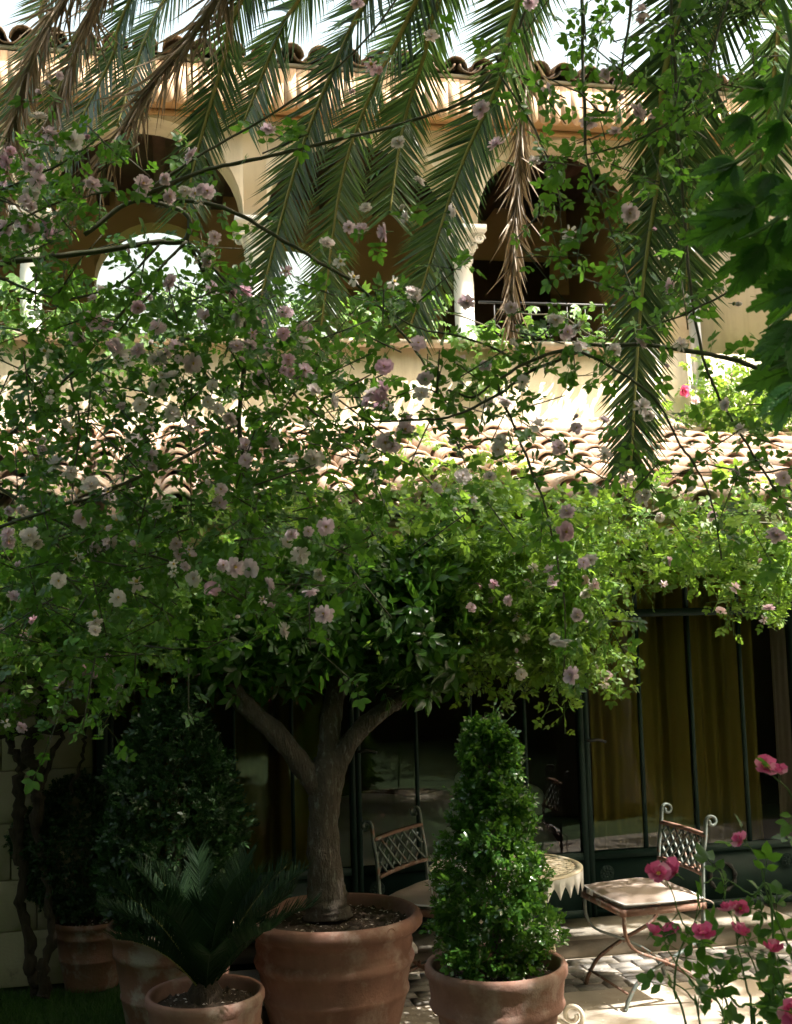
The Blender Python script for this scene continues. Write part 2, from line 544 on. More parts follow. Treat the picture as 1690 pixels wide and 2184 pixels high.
def rosette(seed, rings):
    r = random.Random(seed)
    P = []
    for k, (n, ln, el, w, cup) in enumerate(rings):
        for i in range(n):
            a = 2*PI*(i+.5*(k % 2))/n+r.uniform(-.2, .2)
            e = el+r.uniform(-.22, .22)
            t = petal(w*r.uniform(.85, 1.15), cup+r.uniform(-.15, .15))
            v = t[0]*ln*r.uniform(.85, 1.12)
            v = v @ np.array(Matrix.Rotation(r.uniform(-.3, .3), 3, 'Y')).T
            R = np.array(Matrix.Rotation(a, 3, 'Z') @ Matrix.Rotation(e, 3, 'X'))
            P.append((v @ R.T+np.array([0, 0, .03*k]), t[1]))
    return join_tpl(P)


DOUBLE = [(10, .54, -.08, .34, .2), (10, .49, .18, .33, .2), (9, .40, .42, .31, .25), (7, .29, .75, .28, .25)]
LOOSE = [(7, .58, -.5, .33, -.1), (9, .54, .15, .32, .3), (9, .44, .7, .30, .3)]
OPEN5 = [(6, .55, .25, .5, .45), (5, .45, .6, .5, .5)]


def flower_mesh(name, seed, rings, mats, calyx=True):
    b = MB()
    v, f = rosette(seed, rings)
    b.add(v, f, 0)
    b.lathe([(.0, .16), (.1, .17), (.09, .08), (.05, .02)], 7, m=1)
    b.lathe([(.09, .0), (.12, -.06), (.08, -.14), (.025, -.2), (.02, -.5), (0, -.5)], 6, m=2)
    return b.mesh(name, mats, True)


FM = {}
for key, pm in (('pale', 'petal_pale'), ('white', 'petal_white'), ('rose', 'petal_rose')):
    FM[key] = [flower_mesh('rose_flower', i*3+len(key), [DOUBLE, DOUBLE, LOOSE][i], [M[pm], M['stamen'], M['cane_green']]) for i in range(3)]
FADED = [(5, .5, -.6, .3, -.2), (5, .42, .2, .24, .3)]
for key, pm in (('pale', 'petal_pale'), ('white', 'petal_white'), ('rose', 'petal_rose')):
    FM[key].append(flower_mesh('rose_flower', 77+len(key), FADED, [M[pm], M['stamen'], M['cane_green']]))
    FM[key].append(flower_mesh('rose_flower', 78+len(key), [(6, .42, .95, .34, .5), (7, .40, 1.2, .3, .4)], [M[pm], M['stamen'], M['cane_green']]))
FM['hot'] = [flower_mesh('pink_flower', 40+i, OPEN5, [M['petal_hot'], M['stamen'], M['cane_green']]) for i in range(3)]


def mat_from(R, p, s):
    m = Matrix.Identity(4)
    for i in range(3):
        for j in range(3): m[i][j] = R[i][j]*s
        m[i][3] = p[i]
    return m


def face_rot(n):                         # template z -> n
    n = nrm(np.asarray(n, float)); a = nrm(np.cross(n, nrm(rng.normal(size=3))))
    return np.stack([a, np.cross(n, a), n], -1)


def add_flower(parent, p, dia, key, n=None, name='flower'):
    if n is None: n = rng.normal(size=3)*.6+np.array([.15, -.85, .4])
    return put(name, random.choice(FM[key] if key == 'hot' else FM[key]+FM[key][:3]), parent, mat_from(face_rot(n), p, dia/1.05))

# ================================================================== THE SETTING
g = MB()
g.add([(-400, -400, -.02), (400, -400, -.02), (400, 400, -.02), (-400, 400, -.02)], [[(0, 1, 2, 3)]])
struct(g.obj('ground', M['lawn']))

TX0 = -1.35
tp = [loc(-2.0, -.02, 0), loc(6, -.02, 0), np.array([6.2, 3.9, 0]), np.array([TX0+.12, 3.9, 0])]
b = MB()
n = len(tp)
V = [(*p[:2], -.05) for p in tp]+[(*p[:2], .0) for p in tp]
b.poly(V, [tuple(range(2*n-1, n-1, -1)), tuple(range(n))]+[(i, (i+1) % n, n+(i+1) % n, n+i) for i in range(n)])
terrace = struct(b.obj('terrace', M['terrace']))

b = MB()
b.box(-1.7, 6, -.30, .1, 0, .10)
step = struct(b.obj('stone_step', M['step']))
step.location = F0; step.rotation_euler[2] = FA
# step nosing slabs
u = -1.7
while u < 3.2:
    L = random.uniform(.5, .85)
    q = MB().box(u+.004, u+L-.004, -.335, -.02, .098, .128+random.uniform(-.003, .003)).obj('slab', M['step'], step)
    u += L

# granite setts: a band in front of the step, each stone on its own
SETT = []
for i in range(6):
    b = MB()
    a, c, h = random.uniform(.9, 1), random.uniform(.88, 1), .035
    j = lambda s: random.uniform(-s, s)
    bot = [(-.5*a+j(.03), -.5*c+j(.03)), (.5*a+j(.03), -.5*c+j(.03)), (.5*a+j(.03), .5*c+j(.03)), (-.5*a+j(.03), .5*c+j(.03))]
    V = [(x, y, -.02) for x, y in bot]+[(x*.97, y*.97, h*.55) for x, y in bot]+[(x*.91, y*.91, h*.92+j(.002)) for x, y in bot]
    F = [(k, (k+1) % 4, 4+(k+1) % 4, 4+k) for k in range(4)]+[(4+k, 4+(k+1) % 4, 8+(k+1) % 4, 8+k) for k in range(4)]+[(8, 9, 10, 11)]
    b.add(V, [F])
    SETT.append(b.mesh('sett', M['sett'], False))
for r_ in range(5):
    u = -1.9+random.uniform(0, .1)
    while u < 3.0:
        L = random.uniform(.10, .145)
        w = -.40-.098*r_+random.uniform(-.008, .008)
        p = loc(u+L/2, w, -.012+random.uniform(-.004, .004))
        mm = Matrix.Translation(p) @ Matrix.Rotation(FA+random.uniform(-.06, .06), 4, 'Z') @ Matrix.Diagonal((L*1.06, .104, .62, 1))
        put('sett', random.choice(SETT), terrace, mm)
        u += L

# lawn blades near the left edge of the picture
nb = 26000
P = np.stack([rng.uniform(-2.6, TX0+.1, nb), rng.uniform(4.2, 5.95, nb), np.full(nb, -.02)], -1)
blade = (np.array([(-.5, 0, 0), (.5, 0, 0), (.32, .6, .06), (-.32, .6, .06), (0, 1, .2)]), [np.array([(0, 1, 2, 3)]), np.array([(3, 2, 4)])])
D = nrm(rng.normal(size=(nb, 3))*[.5, .5, .1]+[0, 0, 1])
sc = np.stack([rng.uniform(.003, .005, nb), rng.uniform(.03, .065, nb), rng.uniform(.03, .06, nb)], -1)
gr = stuff(MB().scatter(blade, P, frames(D, rdir(nb)), sc).obj('grass', M['grass']))
tag(gr, 'short dark green lawn at the lower left corner', 'grass')

# kerb rocks between lawn and house wall
def rock(p, s, label):
    b = MB()
    th = np.arange(9)*2*PI/9
    rr = 1+rng.normal(size=9)*.12
    prof = [(1.0, -.1), (1.05, .3), (.85, .7), (.45, .95)]
    V = [(rr[k]*r0*math.cos(th[k])*(1+rng.normal()*.05), rr[k]*r0*math.sin(th[k])*(1+rng.normal()*.05), z+rng.normal()*.05) for r0, z in prof for k in range(9)]+[(0, 0, 1)]
    F = [(9*i+k, 9*i+(k+1) % 9, 9*i+9+(k+1) % 9, 9*i+9+k) for i in range(3) for k in range(9)]
    b.add(np.array(V)*s, [F, [(27+k, 27+(k+1) % 9, 36) for k in range(9)]])
    o = b.obj('kerb_rock', M['rock'], smooth=True)
    o.location = p
    tag(o, label, 'rock', 'kerb rocks by the lawn')
rock(gz(232, 2075, 0), (.13, .08, .07), 'flat grey kerb rock beside the small weathered pot and the lawn')
rock(gz(140, 2052, 0), (.11, .07, .05), 'small grey kerb rock at the foot of the vine trunks')
rock(gz(60, 2068, 0), (.10, .06, .045), 'leftmost grey kerb rock on the lawn edge')

# ================================================================== GARDEN ROOM (lean-to with glazed front)
GR = thing('garden_room', 'low garden room with dark green steel glazing and a sunlit clay tile roof', 'building', F0, FA)
ZB, ZP, ZT, ZH = .13, .455, 1.775, 2.12      # sill, lower panel top, transom, head
UL, UR = -2.567, 3.9
PW = .322
# left stone wall: blocks with recessed joints
MB().box(-7, UL-.02, .03, .30, 0, 2.3).obj('wall_core', M['mortar'], GR)
z = 0.0
row = 0
while z < 2.25:
    h = [.27, .25, .28, .26][row % 4]
    u = UL-.02
    first = True
    while u > -4.3:
        L = random.uniform(.38, .62)*(.6 if first and row % 2 else 1)
        first = False
        bk = MB()
        d = random.uniform(-.004, .004)
        x0, x1, z0, z1 = u-L+.0025, u-.0025, z+.002, z+h-.002
        e = .004
        V = [(x0, .04, z0), (x1, .04, z0), (x1, .04, z1), (x0, .04, z1), (x0, e+d, z0), (x1, e+d, z0), (x1, e+d, z1), (x0, e+d, z1),
             (x0+e, d, z0+e), (x1-e, d, z0+e), (x1-e, d, z1-e), (x0+e, d, z1-e)]
        F = [(k, (k+1) % 4, 4+(k+1) % 4, 4+k) for k in range(4)]+[(4+k, 4+(k+1) % 4, 8+(k+1) % 4, 8+k) for k in range(4)]+[(8, 9, 10, 11)]
        bk.add(V, [F]).obj('stone_block', M['limestone'], GR)
        u -= L
    z += h; row += 1
# head wall above glazing, right wall, room shell
MB().box(UL, UR, .0, .28, ZH+.05, 2.42).obj('lintel', M['plaster'], GR)
MB().box(UR, 7, .0, .28, 0, 2.42).obj('side_wall', M['plaster'], GR)
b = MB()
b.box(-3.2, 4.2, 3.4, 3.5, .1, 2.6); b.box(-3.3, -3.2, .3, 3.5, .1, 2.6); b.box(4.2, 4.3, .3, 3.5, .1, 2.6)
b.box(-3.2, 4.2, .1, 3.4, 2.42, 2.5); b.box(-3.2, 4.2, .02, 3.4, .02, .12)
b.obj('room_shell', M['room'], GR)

def bar(parent, u0, u1, z0, z1, y0=-.025, y1=.025, name='bar'):
    return MB().box(u0, u1, y0, y1, z0, z1).obj(name, M['steel'], parent)

ROS = MB()
ROS.lathe([(0, .008), (.012, .012), (.016, .004), (.028, .012), (.034, .005), (.040, .009), (.044, 0)], 20)
for k in range(8):
    a = k*PI/4
    ROS.tube([(.016*math.cos(a), .016*math.sin(a), .008), (.034*math.cos(a), .034*math.sin(a), .008)], .005, 5)
ROS = ROS.mesh('rosette', M['steel'], True)
RX = Matrix.Rotation(PI/2, 4, 'X')
sections = [(UL+.055, 4), (-1.229, 4), (.055, 4), (1.36, 4), (2.65, 4)]
bar(GR, UL, UL+.055, ZB-.01, ZH+.05, -.03, .03, 'door_frame')
bar(GR, UL, UR, ZH, ZH+.055, -.035, .03, 'door_frame')
for si, (u0, npan) in enumerate(sections):
    u1 = sections[si+1][0] if si+1 < len(sections) else UR
    Dg = MB()
    Dg.box(u0, u0+.028, -.026, .026, ZB, ZH)
    Dg.box(u1-.032, u1-.004, -.0265, .026, ZB, ZH)
    Dg.box(u0+.028, u1-.032, -.024, .024, ZB, ZB+.04)
    Dg.box(u0+.028, u1-.032, -.024, .024, ZP-.02, ZP+.02)
    Dg.box(u0+.028, u1-.032, -.0245, .024, ZT-.022, ZT+.022)
    door = Dg.obj('glazed_door', M['steel'], GR)
    pw = (u1-u0-.06)/npan
    for k in range(npan):
        a = u0+.03+k*pw
        if k: bar(door, a-.009, a+.009, ZP+.021, ZT-.023, -.012, .012, 'mullion'); bar(door, a-.009, a+.009, ZT+.023, ZH-.001, -.012, .012, 'mullion')
        for z0, z1 in ((ZP+.02, ZT-.022), (ZT+.022, ZH)):
            dy = random.uniform(-.0015, .0015); tl = random.uniform(-.0018, .0018)
            V = [(a+.004, dy-tl, z0), (a+pw-.004, dy+tl, z0), (a+pw-.004, dy+tl, z1), (a+.004, dy-tl, z1)]
            MB().add(V, [[(0, 1, 2, 3)]]).obj('pane', M['glass'], door)
    MB().box(u0+.028, u1-.032, -.006, .006, ZB+.04, ZP-.02).obj('kick_panel', M['steel'], door)
    for uu, zz in ((u0+.1, ZP-.1), (u0+.1, ZB+.12), (u1-.12, ZP-.1)):
        put('rosette', ROS, door, Matrix.Translation((uu, -.007, zz)) @ RX)
    MB().tube(cat_rom([(u0+.016, -.028, 1.08), (u0+.016, -.06, 1.08), (u0+.06, -.062, 1.085), (u0+.11, -.06, 1.07)], 5), .008, 6).obj('handle', M['iron_black'], door, True)
    if si == 2:                           # round wreath ornament on the kick panel
        wu = u0+.78
        w_ = MB()
        th = np.linspace(0, 2*PI, 40)
        w_.tube(np.stack([wu+.075*np.cos(th), np.full(40, -.012), (ZB+ZP)/2+.075*np.sin(th)], -1), .012+.004*np.sin(th*9), 6)
        w_.obj('wreath', M['iron_black'], door, True)

# eave: rafters and board
EW, EZ, TW, TZ = -.75, 2.27, 1.98, 3.12
SL = (TZ-EZ)/(TW-EW)
def roofz(w): return EZ+SL*(w-EW)
MB().box(-4.6, 4.4, EW+.02, EW+.05, EZ-.17, EZ-.03).obj('eave_board', M['wood'], GR)
for k in range(19):
    u = -4.3+k*.47
    V = [(u, EW+.06, EZ-.14), (u+.07, EW+.06, EZ-.14), (u+.07, .0, roofz(0)-.14), (u, 0, roofz(0)-.14)]
    V += [(x, y, z+.09) for x, y, z in V]
    MB().add(V, [[(0, 3, 2, 1), (4, 5, 6, 7), (0, 1, 5, 4), (1, 2, 6, 5), (2, 3, 7, 6), (3, 0, 4, 7)]]).obj('rafter', M['beam'], GR)
# roof deck
V = [(-4.7, EW, EZ-.03), (4.5, EW, EZ-.03), (4.5, TW, TZ-.03), (-4.7, TW, TZ-.03)]
V += [(x, y, z-.025) for x, y, z in V]
roof = MB().add(V, [[(0, 1, 2, 3), (7, 6, 5, 4), (0, 4, 5, 1), (1, 5, 6, 2), (2, 6, 7, 3), (3, 7, 4, 0)]]).obj('roof', M['mortar'], GR)

def barrel(r0, r1, L, th=.012, n=8, up=True, flat=1.0):     # tapered half-round clay tile along y, wide end at -y
    b = MB()
    A = np.linspace(0, PI, n+1)
    s = 1 if up else -1
    V = []
    for y, r in ((0, r0), (L, r1)):
        for rr in (r, r-th):
            V += [(rr*math.cos(a), y, s*rr*math.sin(a)*flat) for a in A]
    k = n+1
    F = []
    for i in range(n):
        F += [(i, i+1, 2*k+i+1, 2*k+i), (k+i+1, k+i, 3*k+i, 3*k+i+1), (i+1, i, k+i, k+i+1), (2*k+i, 2*k+i+1, 3*k+i+1, 3*k+i)]
    F += [(0, 2*k, 3*k, k), (n, k+n, 3*k+n, 2*k+n)]
    return b.add(V, [F])

SP, TL = .20, .315
COVER = [barrel(.090+random.uniform(-.004, .004), .066, .40, .014, flat=.95).mesh('tile', M['tile'], True) for i in range(3)]
nrow = int(2.83/TL)
ang = math.atan(SL)
pans = MB()
pb = barrel(.086, .075, .43, up=False, flat=.6)
pv = np.concatenate(pb.v); pf = [np.concatenate(pb.f[4])]
pp, pr = [], []
cnt = 0
for c in range(46):
    u = -4.55+c*SP
    for r_ in range(nrow+1):
        w = EW-.09+r_*TL*math.cos(ang)
        if w > TW-.25: continue
        zz = roofz(w)+.012
        p = (u+random.uniform(-.008, .008), w+random.uniform(-.012, .012), zz+.050+random.uniform(-.006, .008))
        # tiles in view are single pieces
        wp = loc(p[0], p[1], p[2])
        q = CR.T @ (wp-CAM)
        sx = 845+FPX*q[0]/-q[2]
        mm = Matrix.Translation(p) @ Matrix.Rotation(ang-.045+random.uniform(-.015, .015), 4, 'X') @ Matrix.Rotation(random.uniform(-.05, .05), 4, 'Z')
        if -30 < sx < 1720 and cnt < 300:
            put('tile', random.choice(COVER), roof, mm); cnt += 1
        pp.append((u+SP/2, w, zz+.055)); pr.append(np.array(Matrix.Rotation(ang+.03, 3, 'X')))
pans.scatter((pv, pf), np.array(pp), np.array(pr), 1.0)
stuff(pans.obj('gutter_tiles', M['tile'], roof, True))
# mortar fillet where the roof meets the wall
MB().add([(-4.7, TW-.16, roofz(TW-.16)+.05), (4.5, TW-.16, roofz(TW-.16)+.05), (4.5, TW+.01, TZ+.16), (-4.7, TW+.01, TZ+.16),
          (-4.7, TW-.16, roofz(TW-.16)-.02), (4.5, TW-.16, roofz(TW-.16)-.02)], [[(0, 1, 2, 3), (4, 5, 1, 0)]]).obj('flashing', M['ledge'], GR)

# curtains and bed behind the glass
def curtain(px0, px1, w, mat, label, group='curtains behind the glass', waves=None, lean=0):
    u0 = uz(px0, 1600, w)[0]; u1 = uz(px1, 1600, w)[0]
    c = thing('curtain', label, 'curtain', loc((u0+u1)/2, w, .14), FA, group)
    half = (u1-u0)/2
    nu, nz = 70, 14
    ph = random.uniform(0, 6); fr = waves or int(half*2/.085)
    b = MB()
    U = np.linspace(-1, 1, nu); Z = np.linspace(0, 2.0, nz)
    uu, zz = np.meshgrid(U, Z)
    uw = uu+.16*np.sin(uu*4.1+ph)+.07*np.sin(uu*9.7+1)
    fold = np.sin(uw*fr*PI*.8+ph+.5*np.sin(zz*1.3+uu*3))*.035*(.7+.5*np.sin(uu*5+ph))+np.sin(uu*fr*2.3+1+zz*.4)*.012
    X = uu*half*(1-.10*(zz/2.0)*abs(lean))+lean*.08*(zz/2)
    for off in (0, .004):
        V = np.stack([X, fold+off, zz], -1).reshape(-1, 3)
        i = np.arange(nz-1)[:, None]*nu; j = np.arange(nu-1)[None]
        F = np.stack([i+j, i+j+1, i+nu+j+1, i+nu+j], -1).reshape(-1, 4)
        b.add(V, [F])
    b.obj('cloth', M[mat], c, True)
    MB().tube([(-half, .02, 2.02), (half, .02, 2.02)], .012, 8).obj('rail', M['iron_black'], c)
curtain(262, 470, .22, 'curtain_brown', 'dark ochre curtain behind the glass above the conical evergreen')
curtain(500, 690, .20, 'curtain', 'mustard curtain behind the glass beside the potted citrus trunk')
curtain(1262, 1470, .20, 'curtain', 'mustard curtain hanging behind the glass left of the lattice chair')
curtain(1478, 1625, .20, 'curtain', 'mustard curtain with straight folds behind the glass above the lattice chair')
curtain(1655, 1720, .24, 'curtain_white', 'pale curtain edge behind the rightmost glass pane')

bed = thing('bed', 'low bed with a white cover inside the dark room', 'bed', loc(-.75, 1.5, .12), FA)
b = MB()
nx, ny = 40, 24
X, Y = np.meshgrid(np.linspace(-1, 1, nx), np.linspace(-1, 1, ny))
H = .46*np.clip(1-np.abs(X)**7, 0, 1)**.35*np.clip(1-np.abs(Y)**7, 0, 1)**.35
H = H+.02*np.sin(X*9+Y*4)*(H > .1)
V = np.stack([X*.98, Y*.72, H], -1).reshape(-1, 3)
i = np.arange(ny-1)[:, None]*nx; j = np.arange(nx-1)[None]
b.add(V, [np.stack([i+j, i+j+1, i+nx+j+1, i+nx+j], -1).reshape(-1, 4)]).obj('bed_cover', M['bed'], bed, True)
for s in (-.5, .35):
    b = MB()
    th = np.linspace(0, PI, 9)
    b.lathe([(.3*math.sin(a)**.5, .09-.09*math.cos(a)) for a in th], 20)
    o = b.obj('pillow', M['bed'], bed, True); o.location = (.72, s+.1, .45); o.scale = (.6, .9, .8)

# ================================================================== VILLA with loggia
VL = thing('villa', 'cream villa with an arched loggia, white columns and scalloped wooden fascia', 'building', F0, FA)
WF, TH = 2.0, .30
ZL = 3.82                                  # ledge
ZSP = 4.75                                 # arch springing
SPAN = 1.585
C0 = -1.56
CU = [C0-2*SPAN, C0-SPAN, C0, C0+SPAN, C0+2*SPAN]
RA = SPAN/2-.085
ZTOP = 5.74
UEND = 7.0
# parapet and right wall
MB().box(-8, UEND, WF, WF+TH, 2.0, ZL-.03).obj('parapet_wall', M['plaster'], VL)
MB().box(CU[-1]-.085, UEND, WF, WF+TH, ZL-.03, ZTOP).obj('wall', M['plaster'], VL)
MB().box(-8, CU[0]+.085, WF, WF+TH, ZL-.03, ZTOP).obj('wall', M['plaster'], VL)
u = -6.0
while u < CU[-1]-.1:
    L = random.uniform(.8, 1.1)
    L = min(L, CU[-1]-.09-u)
    MB().box(u+.003, u+L-.003, WF-.07, WF+TH+.03, ZL-.028, ZL+.022+random.uniform(-.003, .003)).obj('ledge_slab', M['ledge'], VL)
    u += L
# arcade
def arch_wall(bays, R, zs, ztop, w0, w1, mat, name, ends):
    b = MB()
    n = 20
    for c in bays:
        A = np.linspace(PI, 0, n+1)
        X = c+R*np.cos(A); Z = zs+R*np.sin(A)
        for w, flip in ((w0, False), (w1, True)):
            V = [(x, w, z) for x, z in zip(X, Z)]+[(x, w, ztop) for x in X]
            F = [(i, i+1, n+2+i, n+1+i) for i in range(n)]
            if flip: F = [f[::-1] for f in F]
            b.add(V, [F])
        V = [(x, w0, z) for x, z in zip(X, Z)]+[(x, w1, z) for x, z in zip(X, Z)]
        b.add(V, [[(i, n+1+i, n+2+i, i+1) for i in range(n)]])
    for a, c in ends:
        V = [(a, w0, zs), (c, w0, zs), (c, w0, ztop), (a, w0, ztop), (a, w1, zs), (c, w1, zs), (c, w1, ztop), (a, w1, ztop)]
        b.add(V, [[(0, 1, 2, 3), (5, 4, 7, 6), (0, 4, 5, 1)]])
    return b.obj(name, mat, VL)
bays = [(CU[i]+CU[i+1])/2 for i in range(4)]
arch_wall(bays, RA, ZSP, ZTOP, WF, WF+TH, M['plaster'], 'arcade', [(c-.085, c+.085) for c in CU[1:-1]]+[(CU[0]-.08, CU[0]+.085), (CU[-1]-.085, CU[-1]+.08)])
# columns
for c in CU[1:-1]:
    col = MB()
    col.lathe([(.095, ZL+.02), (.095, ZL+.06), (.085, ZL+.075), (.088, ZL+.095), (.074, ZL+.11), (.077, ZL+.5), (.066, ZSP-.26), (.078, ZSP-.25), (.078, ZSP-.225), (.066, ZSP-.215), (.066, ZSP-.18)], 28, (c, WF+TH/2, 0))
    co = col.obj('column', M['marble'], VL, True)
    cp = MB()
    cp.lathe([(.068, ZSP-.19), (.082, ZSP-.15), (.075, ZSP-.12), (.098, ZSP-.075), (.125, ZSP-.05)], 24, (c, WF+TH/2, 0))
    cp.box(c-.15, c+.15, WF+TH/2-.17, WF+TH/2+.17, ZSP-.05, ZSP-.001)
    for sx in (-1, 1):
        for sy in (-1, 1):
            t_ = np.linspace(0, 3.6*PI, 26); rr = .042*(1-t_/(4.4*PI))
            cp.tube(np.stack([c+sx*(.105+rr*np.cos(t_)), np.full(26, WF+TH/2+sy*.115), ZSP-.095+rr*np.sin(t_)], -1), .012, 5)
    for k in range(8):
        a = k*PI/4+.2
        cp.tube([(c+.07*math.cos(a), WF+TH/2+.07*math.sin(a), ZSP-.18), (c+.092*math.cos(a), WF+TH/2+.092*math.sin(a), ZSP-.13), (c+.115*math.cos(a), WF+TH/2+.115*math.sin(a), ZSP-.12)], [.02, .022, .008], 6)
    cp.obj('capital', M['marble'], co, True)
# back wall of the loggia with open arches, floor, ceiling beams, end wall
WB = 4.2
RB = .565
bc = [-2.27, -1.05]
RBS = [.565, .43]
ZSB = 5.46-RB
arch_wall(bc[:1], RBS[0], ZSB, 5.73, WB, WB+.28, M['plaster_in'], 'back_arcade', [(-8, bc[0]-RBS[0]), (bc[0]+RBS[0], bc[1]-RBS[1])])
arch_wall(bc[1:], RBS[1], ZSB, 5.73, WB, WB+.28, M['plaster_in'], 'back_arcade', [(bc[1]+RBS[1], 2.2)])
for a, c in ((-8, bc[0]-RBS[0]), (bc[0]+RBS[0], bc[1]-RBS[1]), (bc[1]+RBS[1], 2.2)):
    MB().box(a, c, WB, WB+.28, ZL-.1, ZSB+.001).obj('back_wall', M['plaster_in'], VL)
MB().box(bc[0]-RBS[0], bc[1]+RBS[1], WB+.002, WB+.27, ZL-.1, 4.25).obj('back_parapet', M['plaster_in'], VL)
MB().box(-8, 2.2, WF+TH, WB+.3, ZL-.16, ZL-.08).obj('loggia_floor', M['ledge'], VL)
MB().box(-8, 2.2, WF+.05, WB+.3, ZTOP+.002, ZTOP+.06).obj('loggia_ceiling', M['beam'], VL)
for k in range(16):
    u = -5.8+k*.5
    MB().box(u, u+.1, WF+TH+.01, WB-.005, ZTOP-.14, ZTOP).obj('beam', M['beam'], VL)
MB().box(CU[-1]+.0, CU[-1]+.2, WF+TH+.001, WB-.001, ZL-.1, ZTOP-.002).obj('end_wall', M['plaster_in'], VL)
MB().box(.35, CU[-1]-.2, WB-.03, WB-.004, ZL-.06, 5.2).obj('dark_panel', M['beam'], VL)  # plain dark panel against the back wall in the right bay
# eaves
FW = 1.76
ZF0, ZF1 = 5.465, 5.775
sof = MB().box(-6.4, 2.3, FW+.03, WF-.002, ZF0+.045, ZF0+.075).obj('soffit', M['soffit'], VL)
MB().box(-6.4, 2.3, WF-.04, WF-.004, ZF0+.005, ZF0+.044).obj('soffit_moulding', M['soffit'], VL)
fas = MB().box(-6.4, 2.3, FW+.012, FW+.03, ZF0+.075, ZF1).obj('fascia_backing', M['beam'], VL)
bw = .0865
BO = []
for i in range(4):
    a = np.linspace(0, PI, 9)
    hw = bw/2-.0015
    poly = [(hw*math.cos(t_), .05-.05*math.sin(t_)) for t_ in a]+[(-hw, .30), (hw, .30)]
    BO.append(MB().prism(poly[::-1], 0, .018).mesh('board', M['wood']))
u = -4.6
while u < 2.25:
    put('board', random.choice(BO), fas, Matrix.Translation((u, FW-.008+random.uniform(-.003, .003), ZF0+random.uniform(-.004, .004))))
    u += bw
V = [(-6.5, FW-.01, ZF1+.0), (UEND, FW-.01, ZF1+.0), (UEND, 6.2, ZF1+1.3), (-6.5, 6.2, ZF1+1.3)]
V += [(x, y, z+.03) for x, y, z in V]
vroof = MB().add(V, [[(3, 2, 1, 0), (4, 5, 6, 7), (0, 1, 5, 4), (1, 2, 6, 5), (2, 3, 7, 6), (3, 0, 4, 7)]]).obj('roof', M['mortar'], VL)
OLDC = [barrel(.092, .075, .43).mesh('tile', M['tile_old'], True) for i in range(2)]
OLDP = [barrel(.088, .075, .43, up=False, flat=.7).mesh('tile', M['tile_old'], True) for i in range(2)]
va = math.atan(1.3/4.7)
for r_ in range(2):
    for c in range(52):
        u = -5.2+c*.205
        w = FW-.045+r_*.35; zz = ZF1+.03+(w-FW)*1.3/4.7
        put('tile', random.choice(OLDC), vroof, Matrix.Translation((u+random.uniform(-.012, .012), w+random.uniform(-.02, .02), zz+.045)) @ Matrix.Rotation(va+random.uniform(-.03, .03), 4, 'X') @ Matrix.Rotation(random.uniform(-.06, .06), 4, 'Z'))
        put('tile', random.choice(OLDP), vroof, Matrix.Translation((u+.1, w, zz+.075)) @ Matrix.Rotation(va, 4, 'X'))
# gutter at the right part and the downpipe
gu0, gu1 = 2.32, 6.8
b = MB()
A = np.linspace(PI, 2*PI, 9)
for k, x in enumerate((gu0, gu1)):
    pass
V = [(x, FW-.02+.06*math.cos(a), ZF1+.02+.06*math.sin(a)) for x in (gu0, gu1) for a in A]
b.add(V, [[(i, i+1, 10+i, 9+i) for i in range(8)]]).obj('gutter', M['zinc'], VL, True)
MB().box(2.3, 6.9, FW+.05, WF-.003, ZF0+.1, ZF1-.02).obj('cornice', M['plaster'], VL)
pu = 1.79
MB().tube([(pu-.03, WF-.075, 5.5), (pu-.01, WF-.075, 4.2), (pu+.02, WF-.075, 3.1)], .046, 14).obj('downpipe', M['zinc'], VL, True)
for zz in (4.4, 3.5):
    MB().lathe([(.05, zz), (.056, zz), (.056, zz+.03), (.05, zz+.03)], 14, (pu-.012+.012*(4.4-zz), WF-.075, 0)).obj('pipe_clip', M['zinc'], VL)
# iron railing between column and end wall
rail = MB().tube([(C0+SPAN+.1, WF+.1, ZL+.36), (CU[-1]-.1, WF+.1, ZL+.36)], .012, 6).obj('railing', M['iron_black'], VL)
MB().tube([(C0+SPAN+.1, WF+.1, ZL+.06), (CU[-1]-.1, WF+.1, ZL+.06)], .009, 6).obj('railing_bar', M['iron_black'], rail)
for k in range(9):
    uu = C0+SPAN+.22+k*.145
    t_ = np.linspace(0, 3.2*PI, 22); rr = .055*(1-t_/(4.2*PI)); s = 1 if k % 2 else -1
    MB().tube(np.stack([uu+s*rr*np.cos(t_), np.full(22, WF+.1), ZL+.14+rr*np.sin(t_)], -1), .006, 5).obj('scroll', M['iron_black'], rail, True)
    MB().tube([(uu, WF+.1, ZL+.07), (uu, WF+.1, ZL+.355)], .006, 5).obj('baluster', M['iron_black'], rail)

